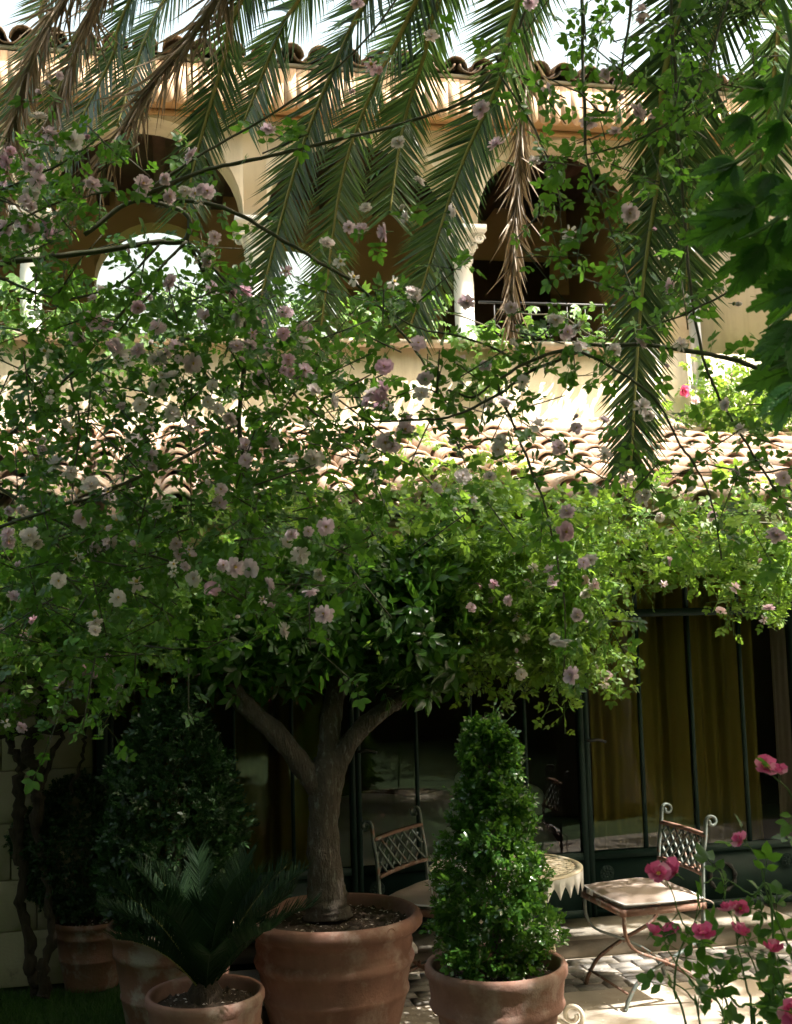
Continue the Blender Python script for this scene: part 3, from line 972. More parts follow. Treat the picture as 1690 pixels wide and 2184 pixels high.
# ================================================================== POTS
def pot(name, label, px, py, zr, hw, style, mat, base=.66, n=56):
    c = gz(px, py, zr)
    R = hw*c[1]/FPX
    t = thing(name, label, 'plant pot', (c[0], c[1], 0), random.uniform(0, 6), 'terracotta pots')
    H = zr
    if style == 'rolled':                 # thick rolled rim, double belly rings
        p = [(base*R*.2, .004), (base*R, .004), (base*R*1.02, .03), (R*.80, H*.30), (R*.83, H*.34), (R*.83, H*.37), (R*.81, H*.39), (R*.855, H*.56), (R*.885, H*.585), (R*.90, H*.62), (R*.885, H*.655),
             (R*.86, H*.67), (R*.875, H*.72), (R*.885, H*.75), (R*.87, H*.78), (R*.90, H*.845), (R*.955, H*.865), (R*.995, H*.90), (R*1.0, H*.94), (R*.98, H*.98), (R*.94, H*1.0), (R*.90, H*.99), (R*.885, H*.95), (R*.87, H*.86)]
    elif style == 'collar':               # tall collar with a fillet under it
        p = [(base*R*.2, .004), (base*R, .004), (base*R*1.01, .03), (R*.845, H*.62), (R*.865, H*.64), (R*.93, H*.66), (R*.95, H*.69), (R*.93, H*.72), (R*.925, H*.74), (R*.955, H*.88), (R*1.0, H*.92), (R*1.0, H*.97), (R*.97, H*1.0), (R*.91, H*.99), (R*.89, H*.95), (R*.87, H*.84)]
    else:                                 # plain tapering with two strings
        p = [(base*R*.2, .004), (base*R, .004), (base*R*1.01, .03), (R*.79, H*.42), (R*.805, H*.43), (R*.805, H*.45), (R*.79, H*.46), (R*.875, H*.74), (R*.905, H*.75), (R*.915, H*.79), (R*.90, H*.82), (R*.93, H*.90), (R*1.0, H*.93), (R*1.0, H*.98), (R*.97, H*1.0), (R*.92, H*.99), (R*.90, H*.95), (R*.88, H*.86)]
    MB().lathe(p, n, jit=.004).obj('body', mat, t, True)
    rs = p[-1][0]*1.005; zs = p[-1][1]+.012
    b = MB()
    nr, na = 9, 40
    V = [(0, 0, zs+.02)]
    for i in range(1, nr+1):
        for k in range(na):
            a = 2*PI*k/na
            V.append((rs*i/nr*math.cos(a), rs*i/nr*math.sin(a), zs+.02*(1-(i/nr)**2)+(rng.normal()*.006 if i < nr else 0)))
    F = [(1+(i-1)*na+k, 1+(i-1)*na+(k+1) % na, 1+i*na+(k+1) % na, 1+i*na+k) for i in range(1, nr) for k in range(na)]
    b.add(V, [F, [(0, 1+k, 1+(k+1) % na) for k in range(na)]])
    b.obj('soil', M['soil'], t, True)
    # crumbs, bark chips and fallen petals on the soil
    m = int(900*R)
    r_ = np.sqrt(rng.uniform(.02, .93, m))*rs; a = rng.uniform(0, 2*PI, m)
    P = np.stack([r_*np.cos(a), r_*np.sin(a), zs+.02*(1-(r_/rs)**2)+.006], -1)
    o = MB().scatter(LOWLEAF, P[:m//2], frames(rdir(m//2)*[1, 1, .3], np.tile([0, 0, 1.], (m//2, 1))+.3*rng.normal(size=(m//2, 3))), rng.uniform(.01, .022, m//2), 0)
    cr = (np.array([(-.5, -.5, -.3), (.5, -.5, -.3), (.5, .5, -.3), (-.5, .5, -.3), (0, 0, .5)]), [np.array([(0, 1, 4), (1, 2, 4), (2, 3, 4), (3, 0, 4)])])
    o.scatter(cr, P[m//2:], frames(rdir(m-m//2)*[1, 1, .2], np.tile([0, 0, 1.], (m-m//2, 1))), rng.uniform(.008, .024, m-m//2), 1)
    stuff(o.obj('litter', [M['white_petal_litter'], M['soil']], t))
    return t, c, R, zs

CIT = pot('citrus_pot', 'largest terracotta pot with rolled rim and belly rings holding the citrus tree', 712, 1943, .50, 184, 'rolled', M['terra'], .70, 72)
BOXP = pot('topiary_pot', 'terracotta pot with a deep collar under the bright box cone', 1058, 2050, .47, 147, 'collar', M['terra'])
CYC = pot('cycad_pot', 'small front terracotta pot holding the dark cycad', 438, 2112, .41, 122, 'collar', M['terra'])
THU = pot('evergreen_pot', 'tall weathered terracotta pot under the dark conical evergreen', 372, 1962, .52, 136, 'plain', M['terra_dark'])
SHP = pot('shrub_pot', 'small weathered terracotta pot beside the stone wall under the round shrub', 196, 1955, .335, 82, 'plain', M['terra_dark'])
# maker's stamp pressed into the citrus pot rim
p = gz(832, 1990, .47); d = nrm(np.array([p[0]-CIT[1][0], p[1]-CIT[1][1], 0]))
cc = np.array([CIT[1][0], CIT[1][1], .468])+d*CIT[2]*.992
st = MB()
th = np.linspace(0, 2*PI, 25)
st.tube(np.stack([.021*np.cos(th), .021*np.sin(th), 0*th], -1), .0022, 5)
st.tube([(-.012, -.006, 0), (0, .009, 0), (.012, -.006, 0)], .002, 5); st.tube([(-.008, .0, 0), (.008, 0, 0)], .002, 5)
Rm = np.stack([np.array([-d[1], d[0], 0]), np.array([0, 0, 1.]), np.array([d[0], d[1], 0])], -1)
so = st.obj('stamp', M['terra'], CIT[0])
so.matrix_basis = CIT[0].matrix_basis.inverted() @ mat_from(Rm, cc, 1)
pm = Matrix.Translation(CIT[0].location) @ Matrix.Rotation(CIT[0].rotation_euler[2], 4, 'Z')
so.matrix_basis = pm.inverted() @ mat_from(Rm, cc, 1)

# ================================================================== POTTED PLANTS
def blob_leaves(n, fn, tpl, size, mat, parent, name='foliage', up=.3, out=.8, jitter=.8, kind=True):
    P, N = fn(n)
    D = nrm(N*out+rng.normal(size=(n, 3))*jitter+[0, 0, up])
    Nn = nrm(N*.6+rng.normal(size=(n, 3))*.6+[0, 0, .7])
    o = MB().scatter(tpl, P, frames(D, Nn), rng.uniform(size[0], size[1], n)).obj(name, mat, parent, False)
    return stuff(o) if kind else o


def cone_fn(R, H, z0, prof_, noise_=.12, shell=.45):
    ph = rng.uniform(0, 6, 6)
    def fn(n):
        h = rng.beta(1.0, 1.15, n)
        a = rng.uniform(0, 2*PI, n)
        prof = np.interp(h, *prof_)
        bump = 1+noise_*(np.sin(a*3+h*9+ph[0])*.5+np.sin(a*5-h*17+ph[1])*.4+np.sin(a*2+h*25+ph[2])*.5)
        r = R*prof*bump*(1-shell*rng.beta(1, 2.2, n))*(1+rng.normal(size=n)*.025)
        P = np.stack([r*np.cos(a), r*np.sin(a), z0+h*H*(1+rng.normal(size=n)*.01)], -1)
        N = np.stack([np.cos(a), np.sin(a), np.full(n, .35)], -1)
        return P, nrm(N)
    return fn

SMALL = leaf_tpl(.72, .25, .15, 2, .5)
TWIG5 = join_tpl([place_tpl(SMALL, a, (0, y, 0), s, t) for a, y, s, t in ((0, .62, .45, 0), (.9, .5, .45, .3), (-.9, .5, .45, -.3), (1.1, .2, .42, -.2), (-1.1, .2, .42, .3), (.5, .35, .4, .8), (-.4, .32, .4, -.9))])

bt = thing('box_topiary', 'bright glossy box cone topiary growing in the collared pot', 'topiary', (BOXP[1][0], BOXP[1][1], 0))
zt = at(1062, 1545, BOXP[1][1])[2]
Rb = 111*BOXP[1][1]/FPX
blob_leaves(2700, cone_fn(Rb, zt-.43, .43, ([0, .12, .27, .42, .6, .75, .88, .96, 1], [.72, .95, 1, .88, .66, .50, .42, .30, .10]), .32, .55), TWIG5, (.040, .062), M['box_leaf'], bt, up=.25, jitter=.6)
# whippy shoots breaking the outline
sb = MB(); lp, ld = [], []
for k in range(80):
    h = random.uniform(.05, 1.0); a = random.uniform(0, 2*PI)
    r0 = Rb*((1-h)**.8*.9+.05); b0 = np.array([r0*math.cos(a), r0*math.sin(a), .43+h*(zt-.43)])
    d = nrm(np.array([math.cos(a)*.7, math.sin(a)*.7, .5+h*.8])+rng.normal(size=3)*.2); L = random.uniform(.05, .13)
    sb.tube([b0-d*.05, b0+d*L*.5, b0+d*L], [.002, .0016, .001], 3)
    for q in range(6): lp.append(b0+d*L*(q/5)); ld.append(d)
stuff(sb.obj('shoots', M['cane_green'], bt))
lp = np.array(lp); ld = np.array(ld)
stuff(MB().scatter(SMALL, lp, frames(nrm(ld+rng.normal(size=lp.shape)*.7), nrm(rng.normal(size=lp.shape)+[0, 0, 1])), rng.uniform(.012, .022, len(lp))).obj('shoot_leaves', M['box_leaf'], bt))
MB().tube([(0, 0, .36), (.01, 0, .7), (0, .01, zt-.12)], [.022, .016, .004], 7).obj('stem', M['bark'], bt, True)

tt = thing('conical_evergreen', 'broad dark conical evergreen between the glass and the cycad', 'shrub', (THU[1][0], THU[1][1], 0))
zt = at(375, 1478, THU[1][1])[2]
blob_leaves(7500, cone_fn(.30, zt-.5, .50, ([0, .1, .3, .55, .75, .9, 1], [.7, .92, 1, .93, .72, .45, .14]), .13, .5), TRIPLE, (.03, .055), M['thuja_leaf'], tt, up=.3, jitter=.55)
MB().tube([(0, 0, .42), (.01, 0, .9), (0, .01, zt-.15)], [.03, .02, .005], 7).obj('stem', M['bark'], tt, True)

rs = thing('round_shrub', 'rounded very dark shrub beside the stone wall and vine trunks', 'shrub', (SHP[1][0], SHP[1][1], 0))
def ball_fn(c, rad, noise_=.12, shell=.4):
    ph = rng.uniform(0, 6, 4)
    def fn(n):
        d = rdir(n)
        k = 1+noise_*(np.sin(d[:, 0]*5+ph[0])+np.sin(d[:, 1]*6+ph[1]+d[:, 2]*4)+np.sin(d[:, 2]*8+ph[2]))*.6
        return np.asarray(c)+d*np.asarray(rad)*(k*(1-shell*rng.beta(1, 2, n)))[:, None], d
    return fn
zc = at(165, 1800, SHP[1][1])[2]
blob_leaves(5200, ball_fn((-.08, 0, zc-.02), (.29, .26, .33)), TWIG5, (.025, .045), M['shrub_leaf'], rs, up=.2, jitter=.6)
MB().tube([(0, 0, .3), (-.02, 0, .45), (-.05, .01, zc)], [.02, .018, .01], 7).obj('stem', M['bark'], rs, True)

# cycad: rosette of stiff fronds
cy = thing('cycad', 'dark spiky cycad rosette in the small front pot', 'plant', (CYC[1][0], CYC[1][1], CYC[3]))
LFT = (np.array([(-.5, 0, 0), (.5, 0, 0), (.45, .5, -.03), (-.45, .5, -.03), (0, 1, -.14), (0, 0, -.25), (0, .5, -.25)]), [np.array([(0, 5, 6, 3), (5, 1, 2, 6)]), np.array([(3, 6, 4), (6, 2, 4)])])
def frond_mesh(P, parent, wmax, n, width, mleaf, mrach, r0=.006, droop=.0, lift=.25, amin=.5, amax=1.15, start=.12, twist=.0, name='frond', dead=False, rand=.06, up_hint=None):
    P = np.asarray(P)
    f = MB().tube(P, np.linspace(r0, r0*.25, len(P)), 5).obj(name, mrach, parent, True)
    Q, s = resample(P, np.sum(np.linalg.norm(np.diff(P, axis=0), axis=1))/n)
    T = nrm(np.gradient(Q, axis=0))
    up = np.tile(np.array([0, 0, 1.]) if up_hint is None else np.asarray(up_hint, float), (len(Q), 1))
    S = nrm(np.cross(T, up)); U = np.cross(S, T)
    b = MB()
    for sg in (-1, 1):
        k = s > start
        ss = s[k]
        m = k.sum()
        L = wmax*np.sin(np.clip(.16+.70*ss, 0, 1)*PI)**.42*rng.uniform(.93, 1.05, m)
        an = amax+(amin-amax)*ss+rng.normal(size=m)*rand
        d = T[k]*np.cos(an)[:, None]+sg*S[k]*np.sin(an)[:, None]+U[k]*(lift+rng.normal(size=m)*rand*1.5)[:, None]
        d = nrm(d+np.array([0, 0, -1.])*droop*rng.uniform(.5, 1.3, m)[:, None])
        if dead: d = nrm(d+rng.normal(size=(m, 3))*.22)
        b.scatter(LFT, Q[k]+T[k]*rng.uniform(-.004, .004, m)[:, None], frames(d, nrm(U[k]+rng.normal(size=(m, 3))*(.15 if not dead else .8))), np.stack([np.full(m, width), L, np.full(m, width*(1.1 if not dead else 2.2))], -1))
    stuff(b.obj('leaflets', mleaf, f))
    return f
for k in range(25):
    ring = k/25
    a = k*2.39996
    el = math.radians(84-40*ring+random.uniform(-5, 5))
    L = random.uniform(.50, .60)*(1 if ring > .15 else .8)
    t_ = np.linspace(0, 1, 9)
    rr = L*(t_*math.cos(el)+.22*t_**2*(1-ring*.2)); zz = L*(t_*math.sin(el)-.26*t_**2.6*(.3+ring*.7))
    P = np.stack([rr*math.cos(a), rr*math.sin(a), .03+zz], -1)
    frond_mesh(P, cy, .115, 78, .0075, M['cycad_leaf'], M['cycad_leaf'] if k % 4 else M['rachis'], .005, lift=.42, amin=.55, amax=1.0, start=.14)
b = MB().lathe([(.0, .10), (.04, .09), (.065, .05), (.06, 0), (.05, -.03)], 12)
b.obj('caudex', M['vine_bark'], cy, True)

# citrus tree in the largest pot
ct = thing('citrus_tree', 'potted citrus tree with a forked bare trunk and dense dark leaves', 'tree', (CIT[1][0], CIT[1][1], CIT[3]))
Yc = CIT[1][1]
O = np.array([CIT[1][0], CIT[1][1], CIT[3]])
def cpt(px, py, dy=0): return at(px, py, Yc+dy)-O
def limb(pts, r, k=12, name='trunk', parent=None, n=12, jit=.025, mat=None):
    P = cat_rom(pts, n)
    R_ = np.interp(np.linspace(0, 1, len(P)), np.linspace(0, 1, len(r)), r)*(1+rng.normal(size=len(P))*jit)
    b = MB().tube(P, R_, k)
    V = b.v[0].reshape(len(P), k, 3); th = np.arange(k)*2*PI/k; sl = np.arange(len(P))
    ph = rng.uniform(0, 6, 4)
    lump = .6*(.07*np.sin(2*th[None]+sl[:, None]*.5+ph[0])+.06*np.sin(3*th[None]-sl[:, None]*.8+ph[1])+.05*np.sin(5*th[None]+sl[:, None]*1.3+ph[2]))
    V = P[:, None]+(V-P[:, None])*(1+lump[..., None])
    b.v[0] = V.reshape(-1, 3)
    return b.obj(name, mat or M['bark'], parent, True)
limb([cpt(700, 1955), cpt(697, 1900), cpt(690, 1800), cpt(692, 1720), cpt(700, 1640), cpt(708, 1600)], [.105, .082, .070, .067, .074, .045], 16, 'trunk', ct)
limb([cpt(690, 1700), cpt(650, 1640, -.03), cpt(590, 1565, -.08), cpt(520, 1500, -.1), cpt(475, 1430, -.1), cpt(450, 1330, -.1)], [.05, .05, .045, .042, .036, .02], 12, 'branch', ct)
limb([cpt(700, 1690), cpt(702, 1600, .02), cpt(708, 1520, .05), cpt(725, 1440, .1), cpt(735, 1390, .1), cpt(740, 1250, .12)], [.055, .05, .048, .044, .042, .02], 12, 'branch', ct)
limb([cpt(705, 1690), cpt(730, 1610, .0), cpt(775, 1550, .02), cpt(840, 1500, .05), cpt(900, 1465, .05), cpt(990, 1400, .0)], [.05, .045, .04, .036, .03, .014], 12, 'branch', ct)
for k in range(14):
    b0 = [cpt(465, 1395, -.1), cpt(737, 1360, .1), cpt(940, 1435, .03)][k % 3]
    e = b0+np.array([random.uniform(-.25, .25), random.uniform(-.25, .25), random.uniform(.2, .5)])
    limb([b0, (b0+e)/2+rng.normal(size=3)*.06, e], [.016, .011, .004], 6, 'branch', ct, 5)
def crown(n):
    Ls = [((560, 1400), (150, 95), .28, 2), ((700, 1330), (190, 110), .36, 3), ((850, 1330), (150, 150), .34, 4), ((740, 1240), (170, 90), .3, 2), ((930, 1410), (80, 75), .25, 1), ((480, 1390), (95, 80), .22, 1.2), ((880, 1230), (100, 80), .26, 1.5)]
    w = np.array([l[3] for l in Ls], float)
    P, N = [], []
    for (c, r, dy, _), m in zip(Ls, rng.multinomial(n, w/w.sum())):
        d = rdir(m); k = rng.uniform(0, 1, m)**.45
        c3 = cpt(*c); s = Yc/FPX
        P.append(c3+d*np.array([r[0]*s, dy, r[1]*s])*k[:, None]); N.append(d)
    return np.concatenate(P), np.concatenate(N)
CITL = leaf_tpl(.44, .3, .22, 3, .45)
CITT = join_tpl([place_tpl(CITL, a, (0, y, 0), s, t) for a, y, s, t in ((0, .5, .62, -.2), (.8, .38, .6, -.1), (-.8, .36, .6, .2), (1.2, .15, .55, .3), (-1.1, .12, .55, -.3), (.3, .25, .5, .9))])
blob_leaves(1500, crown, CITT, (.09, .15), M['citrus_leaf'], ct, 'crown', up=.45, out=.5, jitter=.8)

# ================================================================== CHAIRS AND TABLE
def chair(name, label, P0, P1, P2, flip=False):
    """P0,P1 rear seat corners (seen left, right from the front); P2 any front side point"""
    P0, P1 = np.array(P0), np.array(P1)
    mid = (P0+P1)/2
    ax = nrm(P1-P0)                      # chair x
    back = np.array([-ax[1], ax[0]])     # chair +y = backwards
    if back @ (np.array(P2)-mid) > 0: back = -back; ax = -ax
    W2 = np.linalg.norm(P1-P0)/2
    dep = .40
    c = mid-back*dep/2
    t = thing(name, label, 'chair', (c[0], c[1], 0), math.atan2(ax[1], ax[0]), 'iron garden chairs')
    zs = .41; w = W2-.012; y0, y1 = -dep/2, dep/2
    RU, VE = M['rust'], M['verdigris']
    for s in (-1, 1):                    # crossed curved legs on each side
        fwd = [(y0, zs), (y0+.005, zs-.08), (y0+.05, zs-.15), (0, zs-.215), (y1-.07, zs-.285), (y1-.012, zs-.36), (y1+.004, .012), (y1+.012, .006)]
        for sg in (1, -1):
            P = cat_rom([(s*w+sg*.006, sg*y, z) for y, z in fwd], 6)
            MB().tube(P, .013, 4, flat=.6).obj('leg', RU if (s*sg) > 0 else VE, t, True)
        MB().lathe([(0, .018), (.01, .012), (.01, -.012), (0, -.018)], 10, (s*w, 0, zs-.215)).obj('pivot', RU, t, True)
    for yy in (y0, y1):
        MB().tube([(-w+.008, yy*.97, .075), (w-.008, yy*.97, .075)], .006, 6).obj('stretcher', RU, t)
    f = MB()
    f.box(-w-.012, w+.012, y0-.012, y0+.012, zs, zs+.03); f.box(-w-.012, w+.012, y1-.012, y1+.012, zs, zs+.03)
    f.box(-w-.0125, -w+.012, y0+.012, y1-.012, zs, zs+.0295); f.box(w-.012, w+.0125, y0+.012, y1-.012, zs, zs+.0295)
    f.obj('seat_frame', RU, t)
    for k in range(7):
        xx = -w+.03+k*(2*w-.06)/6
        MB().box(xx-.014, xx+.014, y0+.012, y1-.012, zs+.020, zs+.026).obj('seat_slat', VE, t)
    # back posts with a scroll rolled backwards at the top
    for s in (-1, 1):
        th = np.linspace(0, 2.2*PI, 26)
        rr = .030*(1-th/(3.1*PI))
        sp = [(s*w, y1+.035+.030-rr[i]*math.cos(th[i]), .795+rr[i]*math.sin(th[i])) for i in range(26)]
        base = [(s*w, y1, zs+.01), (s*w, y1+.004, zs+.10), (s*w, y1+.012, zs+.22), (s*w, y1+.028, .72)]
        P = np.concatenate([cat_rom(base+[sp[0]], 5)[:-1], np.array(sp)])
        MB().tube(P, .012, 4, flat=.7).obj('back_post', VE, t, True)
    def yb(z): return y1+.004+.024*(z-.55)/.17
    for z in (.565, .735):
        n_ = 9
        P = [(x, yb(z)+.018*(1-(x/w)**2), z) for x in np.linspace(-w, w, n_)]
        MB().tube(P, .0155, 4, flat=.7).obj('back_rail', RU, t)
    # diagonal lattice
    H = .15; nx = 6; dx = (2*w-.03)/nx
    for sg in (-1, 1):
        for k in range(-2, nx+2):
            x0 = -w+.015+k*dx; x1 = x0+H*1.05
            pts = []
            for q in np.linspace(0, 1, 7):
                x = x0+(x1-x0)*q
                if -w+.012 <= x <= w-.012: pts.append((x, q))
            if len(pts) < 2: continue
            P = [(sg*x, yb(.575+H*q)+.018*(1-(x/w)**2)+.004*sg, .575+H*q) for x, q in pts]
            MB().tube(P, .0062, 4).obj('lattice_bar', VE, t)
    return t, c, ax, back, w, zs+.03

def cushion(ch, label):
    t, c, ax, back, w, z = ch
    o = thing('seat_cushion', label, 'cushion', (c[0], c[1], z), math.atan2(ax[1], ax[0]), 'taupe seat cushions')
    n = 25
    u = np.linspace(-1, 1, n)
    X, Y = np.meshgrid(u, u)
    # rounded square pad
    def sq(X, Y):
        k = .10
        return X*(1-k*Y**2*.6), Y*(1-k*X**2*.6)
    xx, yy = sq(X, Y)
    puff = (np.clip(1-np.abs(X)**3.2, 0, 1)*np.clip(1-np.abs(Y)**3.2, 0, 1))**.55
    dx, dy = w+.018, .205
    wr = .003*np.sin(X*7+Y*5)*puff
    top = np.stack([xx*dx, yy*dy, .022+.032*puff+wr], -1).reshape(-1, 3)
    bot = np.stack([xx*dx, yy*dy, .022-.018*puff], -1).reshape(-1, 3)
    i = np.arange(n-1)[:, None]*n; j = np.arange(n-1)[None]
    F = np.stack([i+j, i+j+1, i+n+j+1, i+n+j], -1).reshape(-1, 4)
    MB().add(top, [F]).add(bot, [F[:, ::-1]]).obj('pad', M['taupe'], o, True)
    e = np.concatenate([np.stack([u, -np.ones(n)], -1), np.stack([np.ones(n), u], -1)[1:], np.stack([u[::-1], np.ones(n)], -1)[1:], np.stack([-np.ones(n), u[::-1]], -1)[1:]])
    ex, ey = sq(e[:, 0], e[:, 1])
    MB().tube(np.stack([ex*(dx+.002), ey*(dy+.002), np.full(len(e), .022)], -1), .0045, 6).obj('piping', M['piping'], o, True)
    # sewn-in tape label and tie strings
    MB().box(-.7*dx, -.38*dx, -dy*.97-.012, -dy*.97-.010, .0, .022).obj('tape_label', M['piping'], o)
    for s in (-1, 1):
        MB().tube(cat_rom([(s*(dx-.02), dy*.9, .02), (s*(dx+.01), dy+.03, .0), (s*(dx+.015), dy+.02, -.05), (s*(dx+.0), dy+.03, -.10)], 5), .003, 4).obj('tie', M['taupe'], o)
    return o

RC = chair('garden_chair', 'iron lattice-back garden chair with scrolled posts standing right of the table', gz(1408, 1893, .43)[:2]+[.0, .05], gz(1503, 1930, .43)[:2], (.5, 5.2))
cushion(RC, 'taupe canvas cushion with white piping on the right chair')
LC = chair('garden_chair', 'iron lattice-back garden chair left of the table behind the citrus pot', (-.13, 5.62), (.115, 6.06), (.8, 5.4))
cushion(LC, 'taupe canvas cushion on the left chair beside the citrus pot')

tc = gz(1078, 1850, .665)
tb = thing('bistro_table', 'round cream iron table with pierced top and scalloped apron behind the box cone', 'table', (tc[0], tc[1], 0), .35)
RT = 160*tc[1]/FPX; ZT_ = .665
b = MB().lathe([(RT-.03, ZT_-.006), (RT-.006, ZT_-.006), (RT, ZT_-.002), (RT, ZT_+.003), (RT-.004, ZT_+.006), (RT-.03, ZT_+.006), (RT-.03, ZT_-.006)], 64)
top = b.obj('tabletop', M['cream_paint'], tb, True)
pitch = .040
k = int((RT-.02)/pitch)
for i in range(-k, k+1):
    x = i*pitch; L = math.sqrt(max((RT-.022)**2-x*x, 0))
    if L < .03: continue
    MB().box(x-.008, x+.008, -L, L, ZT_-.003, ZT_+.002).obj('slat', M['cream_paint'], top)
    MB().box(-L, L, x-.008, x+.008, ZT_-.0015, ZT_+.0035).obj('slat', M['cream_paint'], top)
b = MB()
n = 32*8
for i in range(n):
    a0, a1 = 2*PI*i/n, 2*PI*(i+1)/n
    f0, f1 = (i % 8)/8, (i % 8+1)/8
    dep = lambda f: .036+.052*(1-abs(2*f-1))**1.25
    q = []
    for r in (RT, RT-.003):
        for a, f in ((a0, f0), (a1, f1)): q += [(r*math.cos(a), r*math.sin(a), ZT_-.003), (r*math.cos(a), r*math.sin(a), ZT_-dep(f))]
    b.add(q, [[(0, 1, 3, 2), (4, 6, 7, 5), (1, 5, 7, 3)]])
b.obj('apron', M['white_paint'], tb)
MB().lathe([(.0, .35), (.03, .36), (.045, .40), (.022, .45), (.02, .6), (.05, .64), (.06, ZT_-.01), (0, ZT_-.01)], 20).obj('pedestal', M['cream_paint'], tb, True)
for k in range(4):
    a = k*PI/2+.9
    th = np.linspace(0, 2.6*PI, 30); rr = .05*(1-th/(3.9*PI))
    pl = [(.02, .42), (.10, .44), (.19, .36), (.20, .25), (.17, .15), (.20, .05), (.26, .012)]
    sp = [(.27+rr[i]*math.sin(th[i]), .06-rr[i]*math.cos(th[i])) for i in range(30)]
    P = np.concatenate([cat_rom(pl, 6), np.array(sp)])
    MB().tube(np.stack([P[:, 0]*math.cos(a), P[:, 0]*math.sin(a), P[:, 1]], -1), .010, 6).obj('leg', M['cream_paint'], tb, True)

# ================================================================== PALM
CP = np.array([3.5, 2.7, 7.2])
palm = thing('palm_tree', 'tall date palm whose long green and dead brown fronds hang across the villa', 'palm tree', (CP[0], CP[1], 0))
O = np.array([CP[0], CP[1], 0])
P = np.array([(0, 0, 0), (.02, 0, 2), (-.02, .02, 4.5), (0, 0, 6.9)])
pt = MB().tube(cat_rom(P, 14), np.interp(np.linspace(0, 1, 43), [0, .1, .8, 1], [.42, .32, .30, .38])*(1+.05*np.sin(np.arange(43)*2.1)), 16).obj('trunk', M['vine_bark'], palm, True)
def frond_px(px, Y, wmax=.34, n=95, dead=False, droop=.10, lift=.08, amin=.80, amax=1.15, width=.015, mid=None):
    vis = [at(x, y, yy)-O for (x, y), yy in zip(px, Y)]
    c0 = CP-O
    d = vis[0]-c0
    hump = c0+d*.35+np.array([0, 0, 1.15])
    hump2 = c0+d*.74+np.array([0, 0, .85])
    Pn = cat_rom([c0, hump, hump2]+vis, 10)
    return frond_mesh(Pn, palm, wmax, int(n*3.6), width, M['frond_dead'] if dead else M['frond'], M['rachis_dead'] if dead else M['rachis'], .026, droop=droop, lift=lift, amin=amin, amax=amax, start=.18, dead=dead, rand=.04 if not dead else .2, up_hint=(-.2+random.uniform(-.15, .15), -.9, .3+random.uniform(-.1, .2)))
frond_px([(300, -40), (240, 120), (140, 320)], (5.9, 6.1, 6.2), .40, 130)
frond_px([(530, -30), (480, 120), (425, 310), (395, 440)], (6.0, 6.2, 6.3, 6.3), .38, 120, droop=.3)
frond_px([(790, -20), (745, 70), (640, 330), (545, 680)], (5.8, 6.0, 6.2, 6.3), .38, 135)
frond_px([(880, 20), (800, 180), (730, 380), (685, 700)], (6.2, 6.5, 6.6, 6.6), .34, 125)
frond_px([(1115, -20), (1075, 150), (978, 370), (878, 690)], (5.6, 5.9, 6.1, 6.2), .38, 135)
frond_px([(1440, 60), (1410, 340), (1370, 620), (1345, 1000)], (5.2, 5.5, 5.6, 5.6), .36, 140, droop=.3)
frond_px([(1560, -40), (1500, 160), (1470, 380), (1465, 620)], (5.2, 5.5, 5.7, 5.8), .40, 120)
frond_px([(670, -60), (610, 40), (560, 160), (520, 260)], (6.2, 6.4, 6.5, 6.5), .40, 110)
frond_px([(400, -80), (340, 20), (300, 110), (250, 270)], (6.3, 6.5, 6.6, 6.6), .38, 110)
frond_px([(130, -60), (90, 60), (40, 200), (10, 330)], (6.0, 6.2, 6.3, 6.3), .36, 110)
frond_px([(950, -30), (905, 120), (860, 270), (832, 450)], (6.1, 6.3, 6.4, 6.4), .36, 120)
frond_px([(240, -60), (200, 40), (130, 180), (75, 350)], (6.0, 6.2, 6.3, 6.3), .36, 110)
frond_px([(1640, -80), (1660, 60), (1640, 240), (1620, 380)], (5.0, 5.4, 5.7, 5.8), .40, 110)
# dead ones
frond_px([(470, -20), (330, 170), (230, 320), (140, 440)], (5.5, 5.6, 5.7, 5.7), .40, 120, True, .5, 0, .12, .35, .014)
frond_px([(170, -60), (95, 60), (30, 250), (0, 420)], (5.4, 5.5, 5.6, 5.6), .40, 120, True, .5, 0, .12, .4, .014)
frond_px([(1150, -60), (1125, 150), (1105, 380), (1090, 690)], (5.9, 6.1, 6.2, 6.2), .34, 130, True, .6, 0, .10, .30, .013)
frond_px([(240, -60), (190, 40), (120, 220), (60, 330)], (5.6, 5.8, 5.9, 5.9), .36, 100, True, .5, 0, .15, .4, .014)
# the rest of the crown, above the picture
for k in range(26):
    a = 2*PI*k/26+random.uniform(-.1, .1)
    if 1.2 < a < 2.9 and k % 2: continue
    if a < 1.2 or a > 5.9: continue
    el = math.radians(random.uniform(15, 70)); L = random.uniform(3.0, 3.8)
    t_ = np.linspace(0, 1, 10)
    rr = L*t_*math.cos(el*.8); zz = L*(t_*math.sin(el)-.75*t_**2.2)
    frond_mesh(np.stack([rr*math.cos(a), rr*math.sin(a), 7.1+zz], -1), palm, .42, 70, .024, M['frond'], M['rachis'], .026, droop=.2, lift=.25, start=.12)

# ================================================================== ROSES
def sprig_leaves(B, D, L, n, spread=.9, droop=.15):
    """B bases, D directions, L lengths -> leaf positions, directions, normals (n leaves on every sprig)"""
    N = len(B)
    t = (np.arange(n)+.6)/n
    sag = np.array([0, 0, -1.])*.25
    P = B[:, None]+D[:, None]*(L[:, None]*t)[..., None]+sag*((L[:, None]*t)**1.2)[..., None]
    d = D[:, None]*.45+rng.normal(size=(N, n, 3))*spread+np.array([0, 0, -droop])
    nn = rng.normal(size=(N, n, 3))*.75+np.array([.15, -.25, .75])
    return P.reshape(-1, 3), nrm(d.reshape(-1, 3)), nrm(nn.reshape(-1, 3))


